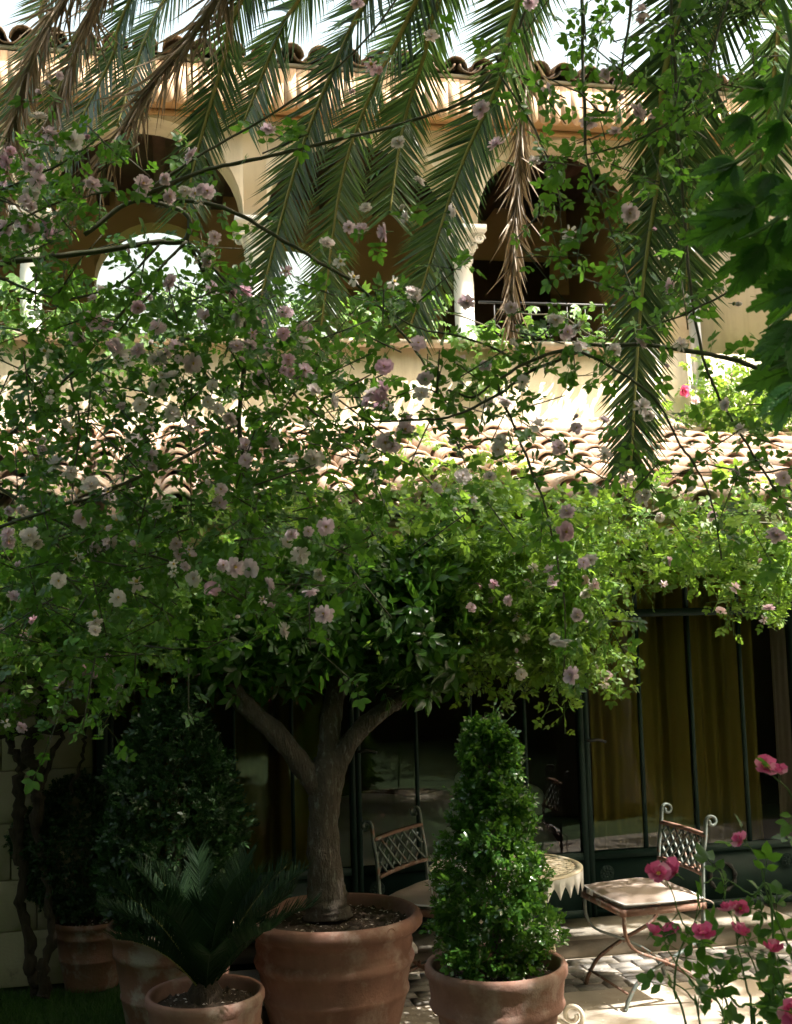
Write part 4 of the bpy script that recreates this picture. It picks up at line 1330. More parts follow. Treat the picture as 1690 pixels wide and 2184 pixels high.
def stems(B, D, L, r):
    N = len(B)
    E = D*L[:, None]+np.array([0, 0, -1.])*.25*(L**1.2)[:, None]
    LL = np.linalg.norm(E, axis=1)
    return MB().scatter(STEM, B, frames(E, rdir(N)), np.stack([r, LL, r], -1))


class Plant:
    """collects compound leaves of one plant: the nearest become single leaf parts, the rest one foliage part"""
    def __init__(s, root, mat, singles, tpls=None, alt=None):
        s.root, s.mat, s.ns = root, mat, singles
        s.P, s.D, s.N, s.S = [], [], [], []
        s.tp = tpls or ROSE_LEAVES
        s.O = np.array(root.location)
        s.alt = alt

    def leaves(s, P, D, N, S):
        s.P.append(np.asarray(P)); s.D.append(D); s.N.append(N); s.S.append(np.broadcast_to(S, (len(P),)))

    def build(s, name='foliage'):
        P = np.concatenate(s.P); D = np.concatenate(s.D); N = np.concatenate(s.N); S = np.concatenate(s.S)
        q = (P-CAM) @ CR
        sx = 845+FPX*q[:, 0]/-q[:, 2]; sy = 1092-FPX*q[:, 1]/-q[:, 2]
        inview = (sx > 0) & (sx < 1690) & (sy > 0) & (sy < 2184)
        key = np.where(inview, S/(-q[:, 2]), 0)
        order = np.argsort(-key)
        one = order[:s.ns]; rest = order[s.ns:]
        R_ = frames(D, N)
        if s.ns:
            me = []
            for t in s.tp:
                me.append(MB().add(t[0], t[1]).mesh('leaf', s.mat, False))
            for i in one:
                put('leaf', random.choice(me), s.root, mat_from(R_[i], P[i]-s.O, S[i]))
        b = MB()
        kk = rng.integers(0, len(s.tp), len(rest))
        for j, t in enumerate(s.tp):
            r_ = rest[kk == j]
            if len(r_): b.scatter(t, P[r_]-s.O, R_[r_], S[r_])
        if b.n: stuff(b.obj(name, s.mat, s.root))


def cane(root, px, Y, r, mat=None, name='cane', leaves=None, step=.05, size=.070, pre=None, post=None):
    Y = np.broadcast_to(np.asarray(Y, float), (len(px),)) if np.ndim(Y) == 0 else Y
    pts = ([np.array(p) for p in pre] if pre else [])+[at(x, y, yy) for (x, y), yy in zip(px, Y)]+([np.array(p) for p in post] if post else [])
    P = cat_rom(pts, 8)
    P = P+np.cumsum(rng.normal(size=P.shape)*.0012, axis=0)
    O = np.array(root.location)
    MB().tube(P-O, .68*np.linspace(r[0], r[1], len(P))*(1+rng.normal(size=len(P))*.06), 6).obj(name, mat or M['cane'], root, True)
    if leaves is not None:
        Q, s_ = resample(P, step)
        T = nrm(np.gradient(Q, axis=0))
        m = len(Q)
        for rep in range(2):
            keep = rng.uniform(size=m) < .75
            d = T*.35+rng.normal(size=(m, 3))*.75+[0, 0, .05]
            leaves.leaves(Q[keep], nrm(d[keep]), nrm(rng.normal(size=(m, 3))*.7+[.15, -.35, .7])[keep], rng.uniform(size*.75, size*1.15, keep.sum()))
    return P


DENS = ["00000000000389876", "00000000001379755", "11000000001379654", "53211100011376420", "78200000210353200", "87100100221352310",
        "86456642322343321", "87568874244343222", "86679985444333222", "76568864212331232", "77667864221332233", "99888985211120111",
        "99999973000020000", "67755430000020000", "33200000000010000"]


def grid_points(x0, x1, k, Yfn):
    out = []
    for r_, line in enumerate(DENS):
        for c, ch in enumerate(line):
            if not x0 <= c*100 < x1 or ch == '0': continue
            m = rng.poisson(int(ch)*k)
            for _ in range(m):
                x = c*100+random.uniform(-10, 110); y = r_*100+random.uniform(-10, 110)
                out.append(at(x, y, Yfn(x, y)))
    return np.array(out)


# --- left rambler: roots beside the picture, arches over it
RL = thing('rambling_rose', 'dense rambling rose with pale pink blooms filling the left side', 'rose bush', (-2.1, 3.3, 0), 0, 'rambling roses')
pl = Plant(RL, M['rose_leaf'], 290)
root = (-2.1, 3.3, 0)
cane(RL, [(-60, 600), (30, 560), (200, 540), (340, 522), (400, 515), (412, 480), (380, 448), (290, 425)], 3.3, (.016, .010), pre=[root, (-2.0, 3.3, 1.5), (-1.7, 3.3, 2.5)])
cane(RL, [(180, 500), (290, 425), (430, 430), (530, 462), (620, 520), (700, 572), (780, 622), (850, 700), (905, 770), (950, 850)], 3.2, (.011, .004), leaves=pl, step=.14)
cane(RL, [(290, 425), (430, 362), (560, 330), (720, 292), (870, 255), (1000, 200), (1090, 90), (1135, -10)], 3.1, (.009, .006), leaves=pl, step=.16)
cane(RL, [(290, 425), (420, 340), (600, 235), (760, 110), (860, -20)], 3.15, (.007, .004))
cane(RL, [(400, 515), (450, 610), (510, 680), (520, 760), (505, 900), (520, 1050), (500, 1200)], (3.3, 3.35, 3.4, 3.45, 3.5, 3.5, 3.5), (.010, .012), leaves=pl, step=.08)
cane(RL, [(505, 900), (400, 975), (250, 1042), (120, 1090), (-60, 1150)], (3.5, 3.3, 3.2, 3.1, 3.1), (.008, .007), leaves=pl, step=.09)
cane(RL, [(400, 515), (330, 590), (250, 680), (150, 800), (60, 900), (-60, 980)], 3.25, (.007, .005), leaves=pl, step=.09)
cane(RL, [(340, 522), (250, 610), (130, 640), (20, 600), (-50, 570)], 3.2, (.006, .005), leaves=pl, step=.08)
cane(RL, [(400, 515), (480, 600), (560, 720), (640, 850), (745, 920), (810, 960), (905, 1010), (990, 1110)], 3.3, (.007, .003), leaves=pl, step=.07)
cane(RL, [(-60, 1000), (60, 1080), (200, 1150), (360, 1200), (500, 1280), (640, 1330)], 3.2, (.008, .003), leaves=pl, step=.07)
cane(RL, [(150, 800), (170, 900), (160, 1000), (150, 1120)], 3.1, (.005, .003), leaves=pl, step=.07)
cane(RL, [(-40, 420), (60, 380), (150, 330), (205, 290)], 3.0, (.006, .003), leaves=pl, step=.05)
cane(RL, [(-60, 520), (40, 470), (140, 430), (230, 410)], 3.05, (.006, .003), leaves=pl, step=.06)
def yl(x, y): return random.uniform(2.85, 3.7)+(.15 if y > 1000 else 0)
B = grid_points(-10, 720, 1.08, yl)
m = len(B); Ls = rng.uniform(.08, .2, m); Ds = nrm(rng.normal(size=(m, 3))*[1, .8, .7]+[.1, -.15, .1])
pl.leaves(*sprig_leaves(B, Ds, Ls, 5), rng.uniform(.052, .088, m*5))
stuff(stems(B-np.array(RL.location), Ds, Ls, rng.uniform(.0015, .0028, m)).obj('twigs', M['cane'], RL))

# --- right rambler
RR = thing('rambling_rose', 'open rambling rose with thin arching canes trailing across the right side', 'rose bush', (2.1, 2.6, 0), 0, 'rambling roses')
pr_ = Plant(RR, M['rose_leaf'], 290)
rt = [(2.1, 2.6, 0), (2.0, 2.6, 1.3)]
cane(RR, [(1760, 860), (1690, 825), (1600, 775), (1480, 747), (1350, 738), (1240, 746), (1130, 782), (1060, 825), (1000, 862), (947, 850)], 2.8, (.012, .004), pre=rt, leaves=pr_, step=.09)
cane(RR, [(1240, 746), (1130, 790), (1060, 840), (960, 885), (845, 893), (760, 888)], 2.85, (.007, .003), leaves=pr_, step=.06)
cane(RR, [(1060, 800), (1072, 850), (1120, 960), (1160, 1060), (1192, 1180), (1207, 1300), (1205, 1450)], 2.8, (.006, .0025), leaves=pr_, step=.045)
cane(RR, [(1240, 750), (1310, 790), (1400, 855), (1455, 950), (1500, 1020), (1532, 1100), (1548, 1200)], 2.75, (.006, .003), leaves=pr_, step=.05)
cane(RR, [(1430, -20), (1435, 180), (1445, 330), (1472, 600), (1500, 760), (1540, 862), (1600, 960), (1650, 1045), (1700, 1120)], 2.9, (.007, .004), leaves=pr_, step=.07)
cane(RR, [(1060, 120), (1075, 170), (1150, 300), (1185, 420), (1195, 520)], 2.9, (.006, .002), leaves=pr_, step=.06)
cane(RR, [(1240, -20), (1245, 200), (1250, 330), (1272, 410), (1305, 505), (1360, 640)], 2.8, (.007, .003), leaves=pr_, step=.06)
cane(RR, [(1560, -20), (1480, 200), (1380, 290), (1260, 330), (1170, 340)], 2.75, (.006, .002), leaves=pr_, step=.05)
cane(RR, [(1350, -20), (1330, 120), (1290, 240), (1240, 200), (1160, 160)], 2.7, (.006, .002), leaves=pr_, step=.05)
cane(RR, [(1690, 560), (1600, 600), (1520, 650), (1440, 690), (1350, 720)], 2.85, (.005, .003), leaves=pr_, step=.06)
cane(RR, [(1130, 782), (1000, 720), (900, 700), (800, 650), (740, 630)], 2.9, (.005, .002), leaves=pr_, step=.06)
cane(RR, [(1690, 1000), (1600, 1010), (1500, 990), (1440, 1020)], 2.9, (.004, .002), leaves=pr_, step=.05)
cane(RR, [(947, 850), (900, 830), (800, 860), (700, 880)], 2.9, (.004, .002), leaves=pr_, step=.05)
B = grid_points(720, 1700, .42, lambda x, y: random.uniform(2.6, 3.2))
m = len(B); Ls = rng.uniform(.08, .18, m); Ds = nrm(rng.normal(size=(m, 3))*[1, .8, .8]+[0, -.1, 0])
pr_.leaves(*sprig_leaves(B, Ds, Ls, 4), rng.uniform(.05, .078, m*4))
stuff(stems(B-np.array(RR.location), Ds, Ls, rng.uniform(.0014, .0024, m)).obj('twigs', M['cane'], RR))

# --- rose on the pergola wire along the eave, rooted at the stone wall
RP = thing('climbing_rose', 'climbing rose on gnarled trunks by the stone wall, spreading along the roof edge', 'rose bush', gz(70, 2050, 0))
pp_ = Plant(RP, M['rose_leaf_young'], 0)
def gn(px, Y, r, name='trunk'):
    pts = [at(x, y, Y+random.uniform(-.03, .03)) for x, y in px]
    P = cat_rom(pts, 9); P = P+rng.normal(size=P.shape)*.006+.011*np.stack([np.sin(np.arange(len(P))*.55+random.random()*6), np.zeros(len(P)), np.zeros(len(P))], -1)*(1 if name == 'trunk' else .3)
    k = len(P)
    rr = np.interp(np.linspace(0, 1, k), np.linspace(0, 1, len(r)), r)*.66*(1+.14*np.sin(np.arange(k)*1.3+random.random()*6)+rng.normal(size=k)*.08)
    MB().tube(P-np.array(RP.location), rr, 9).obj(name, M['vine_bark'], RP, True)
Yw = 5.86
gn([(78, 2118), (70, 2060), (52, 1960), (45, 1850), (38, 1750), (45, 1650), (30, 1600), (20, 1520), (40, 1420)], Yw, (.06, .042, .036, .046, .034, .026, .018))
gn([(92, 2122), (98, 2060), (110, 1950), (90, 1830), (78, 1720), (80, 1660), (62, 1600), (90, 1520), (110, 1450), (130, 1350)], Yw-.05, (.05, .035, .03, .045, .05, .04, .03, .02))
gn([(82, 1690), (125, 1580), (150, 1550), (200, 1515), (262, 1500)], Yw-.05, (.025, .018, .016, .014, .01), 'branch')
gn([(-60, 1575), (30, 1562), (110, 1555), (190, 1530), (250, 1490), (300, 1440), (350, 1340), (420, 1230)], Yw-.25, (.03, .034, .034, .03, .03, .025, .02), 'branch')
gn([(-40, 1460), (40, 1448), (90, 1442), (180, 1420)], Yw-.2, (.014, .012, .012, .01), 'branch')
gn([(150, 1700), (175, 1610), (185, 1540), (205, 1440), (210, 1380)], Yw-.02, (.014, .012, .012, .01, .008), 'branch')
gn([(100, 1500), (70, 1440), (60, 1360)], Yw-.1, (.016, .014, .012), 'branch')
gn([(250, 1480), (340, 1450), (420, 1440), (500, 1420)], Yw-.25, (.02, .014, .012, .008), 'branch')
for k in range(3):                        # long leaders along the wire
    y0 = 1130+k*38
    pts = [at(x, y0+random.uniform(-18, 18), 5.55+.12*k+(x/1690)*.25) for x in range(330, 1760, 170)]
    P = cat_rom(pts, 6)
    MB().tube(P-np.array(RP.location), np.linspace(.014, .006, len(P)), 6).obj('leader', M['cane'], RP, True)
regs = [(280, 1290, 1150, 1270, 5.15, 5.95, 640), (620, 1290, 1250, 1340, 5.15, 5.8, 300), (880, 1290, 1330, 1405, 5.2, 5.7, 90), (1080, 1290, 1395, 1455, 5.2, 5.6, 40), (980, 1150, 1390, 1440, 5.2, 5.5, 16),
        (1280, 1720, 1125, 1190, 5.35, 6.0, 130), (1290, 1720, 1185, 1240, 5.4, 5.9, 26), (1560, 1720, 1200, 1290, 5.4, 5.9, 30), (-20, 420, 1230, 1410, 5.0, 5.8, 290), (0, 300, 1380, 1460, 5.2, 5.7, 46), (0, 60, 1460, 1560, 5.3, 5.7, 12),
        (0, 300, 1110, 1240, 5.1, 5.9, 120), (560, 760, 1090, 1160, 5.2, 5.8, 40), (1000, 1280, 1105, 1160, 5.2, 5.8, 60)]
B = np.concatenate([np.array([at(random.uniform(a, b_), random.uniform(c, d), random.uniform(e, f)) for _ in range(n_)]) for a, b_, c, d, e, f, n_ in regs])
m = len(B); Ls = rng.uniform(.1, .26, m); Ds = nrm(rng.normal(size=(m, 3))*[1, .8, .6]+[.1, -.25, -.02])
pp_.leaves(*sprig_leaves(B, Ds, Ls, 6), rng.uniform(.058, .095, m*6))
stuff(stems(B-np.array(RP.location), Ds, Ls, rng.uniform(.0012, .0022, m)).obj('twigs', M['cane_green'], RP))
# shoots creeping over the clay tiles
def on_roof(px, py, h):
    d = ray(px, py); a = F0+DW*EW+np.array([0, 0, EZ+.1+h]); nn = np.cross(DU, DW+np.array([0, 0, SL]))
    return CAM+d*(((a-CAM) @ nn)/(d @ nn))
rr_ = [(850, 1060, 935, 1010, 16), (900, 1130, 1010, 1090, 50), (1100, 1690, 1055, 1100, 46), (300, 880, 1060, 1100, 34), (780, 880, 970, 1030, 4), (1330, 1690, 1010, 1050, 8)]
B = np.concatenate([np.array([on_roof(random.uniform(a, b_), random.uniform(c, d), random.uniform(.03, .12)) for _ in range(n_)]) for a, b_, c, d, n_ in rr_])
m = len(B); Ls = rng.uniform(.1, .25, m); Ds = nrm(rng.normal(size=(m, 3))*[1, .9, .25]+[0, 0, .1])
pp_.leaves(*sprig_leaves(B, Ds, Ls, 5), rng.uniform(.07, .11, m*5))
stuff(stems(B-np.array(RP.location), Ds, Ls, rng.uniform(.0012, .002, m)).obj('roof_twigs', M['cane_green'], RP))
pp_.build()

# flowers, read off region by region (half-size picture units from each region's corner)
FL = [
 ((0, 0), [(210,570),(165,620),(250,655),(370,590),(315,600),(170,505),(125,710),(30,690),(20,770),(220,725),(395,790),(820,665),(1145,555),(610,790),(720,840),(860,810),(790,820),(130,830),(110,860),(20,975),(75,935),(125,970),(200,990),(250,950),(915,1015),(550,1080),(890,1090),(1395,1040),(1540,980),(1490,970),(1585,280),(1640,990),(1560,890),(1525,15),(220,370),(165,400),(5,1000),(45,650),(60,730),(160,770)]),
 ((845, 0), [(575,10),(150,155),(645,385),(365,470),(430,615),(895,320),(1030,480),(1110,490),(955,420),(995,910),(740,990),(1090,980),(590,690),(95,775),(230,905),(820,520),(1680,150),(20,900),(10,610),(1050,50)]),
 ((0, 548), [(880,20),(1220,60),(1060,60),(985,150),(1040,150),(730,110),(595,140),(910,130),(875,250),(430,150),(400,180),(590,215),(400,270),(455,295),(390,305),(330,345),(670,300),(1220,240),(1010,265),(1080,325),(1210,330),(1290,310),(1010,385),(1070,380),(1145,395),(1295,370),(1230,440),(1215,495),(470,385),(510,410),(590,400),(545,445),(640,380),(750,380),(710,410),(680,430),(690,460),(820,455),(735,510),(665,565),(1110,520),(1300,485),(1340,570),(210,580),(190,400),(455,545),(525,610),(450,615),(520,640),(735,670),(645,715),(815,720),(985,690),(1315,695),(1420,615),(380,735),(575,790),(635,850),(1045,805),(1160,790),(1245,855),(1050,870),(1340,860),(150,860),(235,885),(300,920),(390,975),(460,1010),(965,910),(880,950),(945,990),(95,1040),(1640,790),(1560,835),(1655,635),(1580,580),(1620,600),(1565,625),(300,660),(890,620),(600,630),(1640,470),(1450,20),(1510,90),(165,770),(705,1060),(940,1050)]),
 ((845, 548), [(70,150),(490,220),(300,195),(680,275),(730,325),(780,305),(510,360),(270,435),(95,370),(380,465),(125,520),(110,585),(540,530),(470,610),(395,630),(930,400),(1215,375),(1040,370),(1160,125),(1445,200),(1150,460),(1050,640),(760,690),(890,700),(690,815),(435,825),(890,840),(1410,630),(1470,735),(1450,925),(1650,945),(980,950),(1240,1000),(400,940),(285,935),(170,990),(850,990),(265,1080),(1055,1030),(600,720),(35,740),(730,1090)]),
 ((0, 1096), [(35,85),(350,20),(445,65),(130,95),(400,150),(575,140),(330,180),(75,220),(740,215),(750,130),(805,175),(830,275),(1065,235),(905,320),(1145,305),(60,355),(250,285),(505,360),(405,440),(1010,440),(585,295),(1210,500),(1325,325),(1385,430),(1365,260),(1225,120),(1245,90),(1390,55),(1240,350),(1000,230),(1280,180),(500,30)]),
 ((845, 1096), [(800,210),(770,430),(705,540),(750,690),(660,245),(720,75),(1620,95),(830,200)]),
]
FP_ = [((0, 1096), [(35,595),(75,600),(150,625),(255,700),(300,735),(235,725),(360,670),(405,670),(475,685),(535,670),(510,715),(500,740),(465,605),(25,890),(95,910),(55,810),(110,515),(145,455),(5,490),(40,615),(270,685)]),
 ((845, 1096), [(500,165),(525,145),(850,25),(585,230),(800,285),(845,280),(845,305),(810,345),(670,295),(480,370),(415,300),(410,370),(520,440),(560,475),(550,525),(510,590),(515,645),(535,685),(865,665),(885,725),(895,690),(810,455),(560,300),(1165,200),(1140,300),(1385,415),(1445,315),(1570,450),(1590,405),(1545,210),(1125,15),(1350,10),(265,5),(130,10),(350,310),(320,400)])]
for (ox, oy), L in FL:
    for x, y in L:
        px, py = ox+x*.5, oy+y*.5
        left = px < 700
        Yf = random.uniform(2.75, 3.15) if left else random.uniform(2.6, 2.95)
        p = at(px, py, Yf)
        dense = px < 680 and 560 < py < 800
        key = random.choices(['pale', 'white', 'rose'], (5, 2.5, 2.5) if (dense or py < 430 and px < 250) else (5, 4.5, .3))[0]
        add_flower(RL if left else RR, p-np.array((RL if left else RR).location), random.uniform(28, 45)/FPX*Yf, key)
        if random.random() < (.40 if left else .22):
            for _ in range(random.choice((1, 1, 2))):
                dd = rng.normal(size=3)*.022+np.array([0, .01, -.008])
                add_flower(RL if left else RR, p+dd-np.array((RL if left else RR).location), random.uniform(16, 36)/FPX*Yf, key)
        tgt = pl if left else pr_
        k = 2 if left else 1
        tgt.leaves(p+rng.normal(size=(k, 3))*.02+[0, .02, -.02], rdir(k), nrm(rng.normal(size=(k, 3))*.6+[0, -.3, .7]), rng.uniform(.055, .08, k))
for (ox, oy), L in FP_:
    for x, y in L:
        px, py = ox+x*.5, oy+y*.5
        Yf = random.uniform(5.0, 5.25)
        key = random.choices(['pale', 'white', 'rose'], (5, 3, 1.2))[0]
        add_flower(RP, at(px, py, Yf)-np.array(RP.location), random.uniform(21, 29)/FPX*Yf, key)
pl.build(); pr_.build()

# --- hot pink rose in front at the right
RH = thing('shrub_rose', 'young shrub rose with hot pink blooms in the right foreground', 'rose bush', at(1600, 2400, 2.45)*[1, 1, 0])
ph_ = Plant(RH, M['rose_leaf'], 200)
H0 = at(1600, 2500, 2.45)
base = [(RH.location[0], 2.45, 0), (RH.location[0]-.01, 2.45, .4)]
ST = [([(1610, 2190), (1570, 2136), (1510, 2046), (1465, 1966), (1430, 1880)], 2.4), ([(1720, 2190), (1690, 2060), (1645, 1946), (1615, 1846), (1582, 1796)], 2.45), ([(1740, 2000), (1720, 1800), (1690, 1700), (1655, 1650)], 2.4),
      ([(1600, 2190), (1590, 2100), (1575, 2020), (1565, 1950)], 2.5), ([(1540, 2190), (1480, 2110), (1430, 2050), (1405, 2000)], 2.35), ([(1560, 2190), (1530, 2100), (1505, 2050), (1500, 2005)], 2.45), ([(1640, 2190), (1620, 2120), (1600, 2060), (1582, 2005)], 2.5),
      ([(1680, 2190), (1670, 2110), (1655, 2060), (1648, 2035)], 2.4), ([(1500, 2190), (1485, 2120), (1440, 2080)], 2.5), ([(1645, 1946), (1600, 1900), (1540, 1862), (1500, 1870)], 2.45), ([(1720, 2190), (1700, 2170), (1685, 2160)], 2.2), ([(1465, 2190), (1440, 2100), (1460, 2000), (1500, 1930)], 2.5)]
for px, Y in ST:
    pre = [(RH.location[0]+random.uniform(-.06, .06), 2.45, 0), (RH.location[0]*.6+.4*at(*px[0], Y)[0], 2.45, .45)]
    cane(RH, px, Y, (.0055, .0018), M['cane_green'], 'stem', ph_, .075, .085, pre=pre)
ph_.build()
for x, y, s in [(1634, 1640, 62), (1662, 1648, 48), (1580, 1793, 46), (1405, 1866, 62), (1440, 1862, 66), (1556, 1943, 50), (1580, 1938, 44), (1390, 1990, 46), (1425, 1994, 56), (1500, 1994, 56), (1578, 1992, 56), (1647, 2026, 52), (1688, 2158, 70)]:
    Y = random.uniform(2.25, 2.42)
    add_flower(RH, at(x, y, Y)-np.array(RH.location), s*.85/FPX*Y, 'hot', rng.normal(size=3)*.45+[-.2, -.5, .75])

# --- big serrated vine leaves at the upper right
VN = thing('creeper_vine', 'creeper with large serrated leaves hanging at the upper right edge', 'vine', (1.75, 2.0, 0))
def serrated(n=18, w=.46):
    L, Rr = [], []
    for i in range(1, n):
        y = i/n
        hw = w*math.sin(PI*y**.75)**.9*.5
        k = 1.08 if i % 2 else .78
        L.append((-hw*k, y+(.045 if i % 2 else 0), hw*.35)); Rr.append((hw*k, y+(.045 if i % 2 else 0), hw*.35))
    V = [(0, 0, 0)]+[(0, i/n, -.12*(i/n)**2) for i in range(1, n)]+[(0, 1, -.14)]
    k0 = len(V)
    V += [(x, y, z-.12*y*y) for x, y, z in L]; k1 = len(V); V += [(x, y, z-.12*y*y) for x, y, z in Rr]
    q, t = [], [(0, 1, k0), (0, k1, 1)]
    for i in range(n-2):
        q += [(i+1, i+2, k0+i+1, k0+i), (i+2, i+1, k1+i, k1+i+1)]
    t += [(n-1, n, k0+n-2), (n, n-1, k1+n-2)]
    return np.array(V, float), [np.array(q), np.array(t)]
SR = serrated()
def veins(n=6, w=.46):
    P = [stem_tpl([(0, y, -.12*y*y+.004) for y in np.linspace(0, .97, 6)], .008)]
    for k in range(n):
        y0 = .1+.72*k/n
        for sg in (-1, 1):
            pts = []
            for q in (0, .5, 1):
                y = y0+.17*q; hw = w*.5*math.sin(PI*min(y, .98)**.75)**.9*.8*q
                pts.append((sg*hw, y, hw*.35-.12*y*y+.004))
            P.append(stem_tpl(pts, .0045))
    return join_tpl(P)
VE_ = veins()
VLEAF = []
for i in range(3):
    P = [stem_tpl([(0, -.7, .1), (0, -.3, .03), (0, 0, 0)], .014)]
    Q = []
    for a, s in ((0, 1.2), (.5, 1.05), (-.5, 1.05), (1.05, .75), (-1.05, .75)):
        ar = (a+random.uniform(-.1, .1), (0, 0, 0), s*random.uniform(.9, 1.08), -.3+random.uniform(-.2, .15), random.uniform(-.25, .25))
        P.append(place_tpl(SR, *ar)); Q.append(place_tpl(VE_, *ar))
    v, f = join_tpl(P); v2, f2 = join_tpl(Q)
    VLEAF.append(MB().add(v, f, 0).add(v2, f2, 1).mesh('leaf', [M['vine_leaf'], M['vein']], False))
vo = np.array(VN.location)
for k, px in enumerate(([(1760, -40), (1690, 120), (1660, 260), (1600, 330), (1530, 360)], [(1760, 300), (1700, 420), (1640, 480), (1560, 520)], [(1760, 560), (1700, 650), (1640, 700)], [(1760, 700), (1700, 760), (1640, 790)])):
    pts = ([np.array([1.75, 2.0, 0]), np.array([1.72, 2.0, 1.6])] if k == 0 else [])+[at(x, y, 2.05) for x, y in px]
    MB().tube(cat_rom(pts, 7)-vo, np.linspace(.008, .0025, (len(pts)-1)*7+1), 6).obj('stem', M['cane_green'], VN, True)
for x, y, s, ax_, ay in [(1600, 250, 85, -.6, -.6), (1670, 260, 90, -.2, -1), (1570, 350, 110, -.9, -.5), (1650, 370, 115, -.3, -1), (1610, 440, 125, -.8, -.6), (1680, 470, 130, -.1, -1),
                       (1630, 520, 130, -.4, -.95), (1570, 470, 115, -1, -.55), (1720, 600, 130, -.9, -.45), (1700, 690, 120, -.8, -.6), (1725, 770, 150, -.9, -.5), (1700, 820, 110, -.6, -.8), (1690, 160, 80, -.6, -.6), (1640, 190, 75, -.8, -.3), (1720, 400, 130, -.2, -1)]:
    Y = random.uniform(1.9, 2.25)
    p = at(x, y, Y)
    d = nrm(np.array([ax_, random.uniform(-.4, .3), ay]))
    nn = nrm(np.array([.25, -.75, .45])+rng.normal(size=3)*.3)
    put('leaf', random.choice(VLEAF), VN, mat_from(frames(d[None], nn[None])[0], p-vo, s/FPX*Y*.95))

# --- creeper along the loggia ledge
IV = thing('ledge_creeper', 'bright green creeper trailing over the loggia ledge behind the columns', 'vine', loc(-1.2, WF+.12, ZL+.02))
iv = Plant(IV, M['ivy_leaf'], 0, [CREEPER])
for (u0, u1, z0, z1, n_) in [(-4.2, -1.9, ZL-.05, ZL+.40, 480), (-1.9, -.18, ZL-.02, ZL+.33, 420), (-.18, .22, ZL-.02, ZL+.14, 50), (.35, 1.5, ZL, ZL+.3, 110), (-1.35, -1.05, ZL-.35, ZL+.1, 60), (-2.9, -2.4, ZL-.3, ZL+.1, 60), (-.1, .25, ZL-.4, ZL+.05, 90)]:
    P = np.array([loc(random.uniform(u0, u1), WF-.1+random.uniform(-.12, .25), random.uniform(z0, z1)) for _ in range(n_)])
    iv.leaves(P, nrm(rng.normal(size=(n_, 3))*.6+np.array([.1, -.7, -.4])), nrm(rng.normal(size=(n_, 3))*.5+[.3, -.5, .8]), rng.uniform(.07, .15, n_))
iv.build()
for k in range(6):
    u0 = -4+k*.85
    P = cat_rom([loc(u0+q*.25, WF+.02+random.uniform(-.05, .05), ZL+.05+random.uniform(0, .25)) for q in range(5)], 5)-np.array(IV.location)
    MB().tube(P, .006, 5).obj('stem', M['cane'], IV, True)

# --- rose shrub against the sunlit wall at the right
WR = thing('wall_rose', 'sunlit rose shrub with red and pink blooms against the cream wall beside the downpipe', 'rose bush', loc(2.35, WF-.25, 3.0))
wr = Plant(WR, M['rose_leaf_young'], 0)
B = np.array([at(1610+random.gauss(0, 70), 880+random.gauss(0, 45), random.uniform(8.3, 8.75)) for _ in range(230)])
m = len(B); Ls = rng.uniform(.1, .2, m); Ds = rdir(m)
wr.leaves(*sprig_leaves(B, Ds, Ls, 5), rng.uniform(.08, .13, m*5)); wr.build()
stuff(stems(B-np.array(WR.location), Ds, Ls, np.full(m, .002)).obj('twigs', M['cane_green'], WR))
for x, y, s, kk in ((1456, 832, 30, 'hot'), (1484, 852, 20, 'pale'), (1600, 820, 20, 'hot'), (1560, 800, 16, 'pale'), (1640, 900, 18, 'rose')):
    add_flower(WR, at(x, y, 8.3)-np.array(WR.location), s/FPX*8.3, kk)
    MB().tube(cat_rom([at(1560, 900, 8.5), at((x+1560)/2, (y+900)/2-10, 8.4), at(x, y+5, 8.3)], 5)-np.array(WR.location), .004, 5).obj('stem', M['cane_green'], WR)

# ================================================================== fallen petals on the paving
n_ = 900
P = np.stack([rng.uniform(-.9, 2.6, n_), rng.uniform(4.6, 6.2, n_), np.full(n_, .006)], -1)
o = stuff(MB().scatter(LOWLEAF, P, frames(rdir(n_)*[1, 1, .15], np.tile([0, 0, 1.], (n_, 1))), rng.uniform(.008, .02, n_)).obj('fallen_petals', M['white_petal_litter']))
tag(o, 'pale petals scattered over the terrace paving', 'petals')

# ================================================================== added trees and hedges round the camera: block low sky, darken the glass reflections
def tree(x, y, h, r, label, n=1600):  # unseen, added to block sky and fill the glass reflections
    t = thing('sky_block_tree', label, 'tree', (x, y, 0), random.uniform(0, 6), 'added unseen trees round the yard')
    MB().tube(cat_rom([(0, 0, -.1), (.05, 0, h*.3), (-.05, .1, h*.65)], 6), np.linspace(.2, .08, 13), 9).obj('trunk', M['bark'], t, True)
    for k in range(6):
        a = k*PI/3; e = np.array([r*.6*math.cos(a), r*.6*math.sin(a), h*(.6+.05*(k % 3))])
        MB().tube(cat_rom([(0, 0, h*.35), e*.5+np.array([0, 0, h*.3]), e], 5), np.linspace(.09, .02, 11), 6).obj('limb', M['bark'], t, True)
    b = MB()
    cl = rdir(26)*[r, r, h*.30]*rng.uniform(.4, 1, (26, 1))+[0, 0, h*.68]
    for c in cl:
        d = rdir(n//26); P = c+d*r*.38*rng.uniform(.3, 1, (len(d), 1))
        b.scatter(TRIPLE, P, frames(nrm(d+rng.normal(size=d.shape)*.6), nrm(rng.normal(size=d.shape)*.5+[0, 0, 1])), rng.uniform(.22, .4, len(d)))
    stuff(b.obj('crown', M['citrus_leaf'], t))
TL_ = ['unseen leafy tree added '+q for q in ('behind the viewpoint, left of the middle one', 'right behind the viewpoint, the tallest', 'behind the viewpoint, right of the middle one', 'behind the right hedge, near the viewpoint', 'behind the left hedge, near the viewpoint', 'left of the villa, outside the picture', 'right of the villa, outside the picture')]
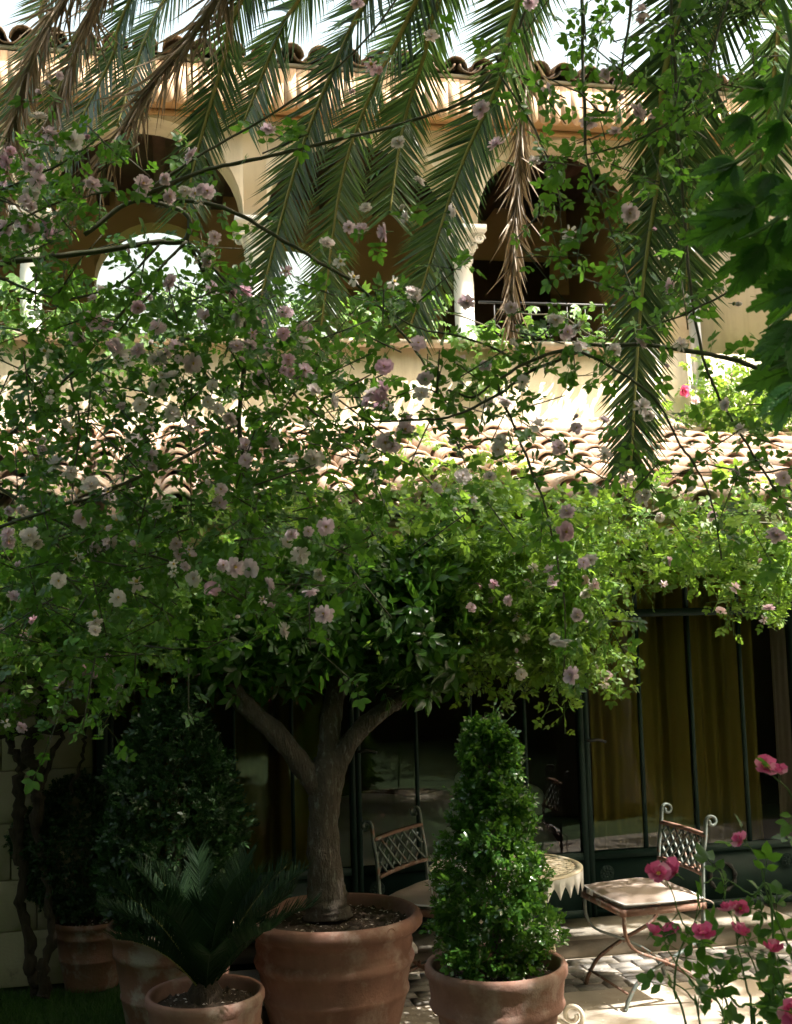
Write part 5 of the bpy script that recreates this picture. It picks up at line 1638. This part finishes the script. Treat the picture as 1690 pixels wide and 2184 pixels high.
for k, (x, y, h, r) in enumerate([(-5.5, -5, 7, 2.8), (-1, -7.5, 8, 3.2), (4.5, -7, 8, 3.2), (8.5, -3, 7, 2.8), (-8, 0.5, 7, 2.8), (-8.5, 5.5, 6, 2.4), (9.5, 2.5, 7, 2.6)]):
    tree(x, y, h, r, TL_[k], 1600)
def hedge(label, x, y, L, h, rz):  # unseen, added to keep low sky light off the yard
    hd = thing('sky_block_hedge', label, 'hedge', (x, y, 0), rz, 'added unseen hedges round the yard')
    def fn(n):
        P = np.stack([rng.uniform(-L, L, n), rng.uniform(-.5, .5, n), rng.uniform(0, h+.2, n)], -1)
        P[:, 1] = np.sign(P[:, 1])*.4+rng.normal(size=n)*.1
        return P, np.stack([np.zeros(n), np.sign(P[:, 1]), np.full(n, .4)], -1)
    blob_leaves(int(L*h*330), fn, TRIPLE, (.15, .28), M['thuja_leaf'], hd)
    MB().box(-L, L, -.32, .32, -.1, h).obj('hedge_body', M['earth'], hd)
hedge('unseen clipped hedge added behind the viewpoint to block low sky', 0, -5.5, 8, 3.4, 0)
hedge('clipped hedge added on the left, outside the picture, to block low sky', -4.1, .2, 5.2, 3.1, PI/2)
hedge('clipped hedge added on the right, outside the picture, to block low sky', 6.3, 0, 5.2, 3.4, PI/2)

# unseen broad tree added for shade: trunk right of the viewpoint, crown above the picture
sh = thing('added_shade_tree', 'unseen broad tree added above and behind the viewpoint to shade the yard', 'tree', (5.2, .2, 0))
so_ = np.array([5.2, .2, 0])
MB().tube(cat_rom([(0, 0, -.1), (-.1, .05, 1.5), (-.3, .2, 3.2), (-.6, .5, 4.6)], 7), np.linspace(.30, .19, 22), 12).obj('trunk', M['bark'], sh, True)
cl = []
for k in range(205):
    x = random.uniform(-3.2, 5.2); y = random.uniform(-3.5, 4.1)
    if 0 < x < 3.0 and 1.4 < y <= 3.4 and random.random() < .72: continue  # gap opened so sun reaches the left rambler
    zlo = max(4.7, 1.7+.62*(y+.7)+.35)
    cl.append((x, y, zlo+.45+random.uniform(0, 1.3)))
for k in range(22):  # extra clusters added to dapple the sun on the terrace
    cl.append((random.uniform(3.6, 6.4), random.uniform(3.5, 5.5), random.uniform(4.6, 6.6)))
cl = [c for c in cl if not (.1 < c[0]-.6*c[2] < 2.6 and 4.2 < c[1]+.17*c[2] < 6.5 and random.random() < .8)]   # clusters dropped so sun patches reach the terrace
cl = np.array(cl)
for k in range(0, len(cl), 9):
    e = cl[k]-so_
    MB().tube(cat_rom([np.array([-.5, .4, 4.3]), np.array([-.5, .4, 4.3])*.5+e*.5+np.array([0, 0, .5]), e], 6), np.linspace(.10, .015, 13), 6).obj('limb', M['bark'], sh, True)
b = MB()
for c in cl:
    n_ = 60
    d = rdir(n_); P = c-so_+d*np.array([.62, .62, .34])*rng.uniform(.25, 1, (n_, 1))
    b.scatter(TRIPLE, P, frames(nrm(d+rng.normal(size=d.shape)*.6), nrm(rng.normal(size=d.shape)*.5+[0, 0, 1])), rng.uniform(.24, .38, n_))
stuff(b.obj('crown', M['citrus_leaf'], sh))
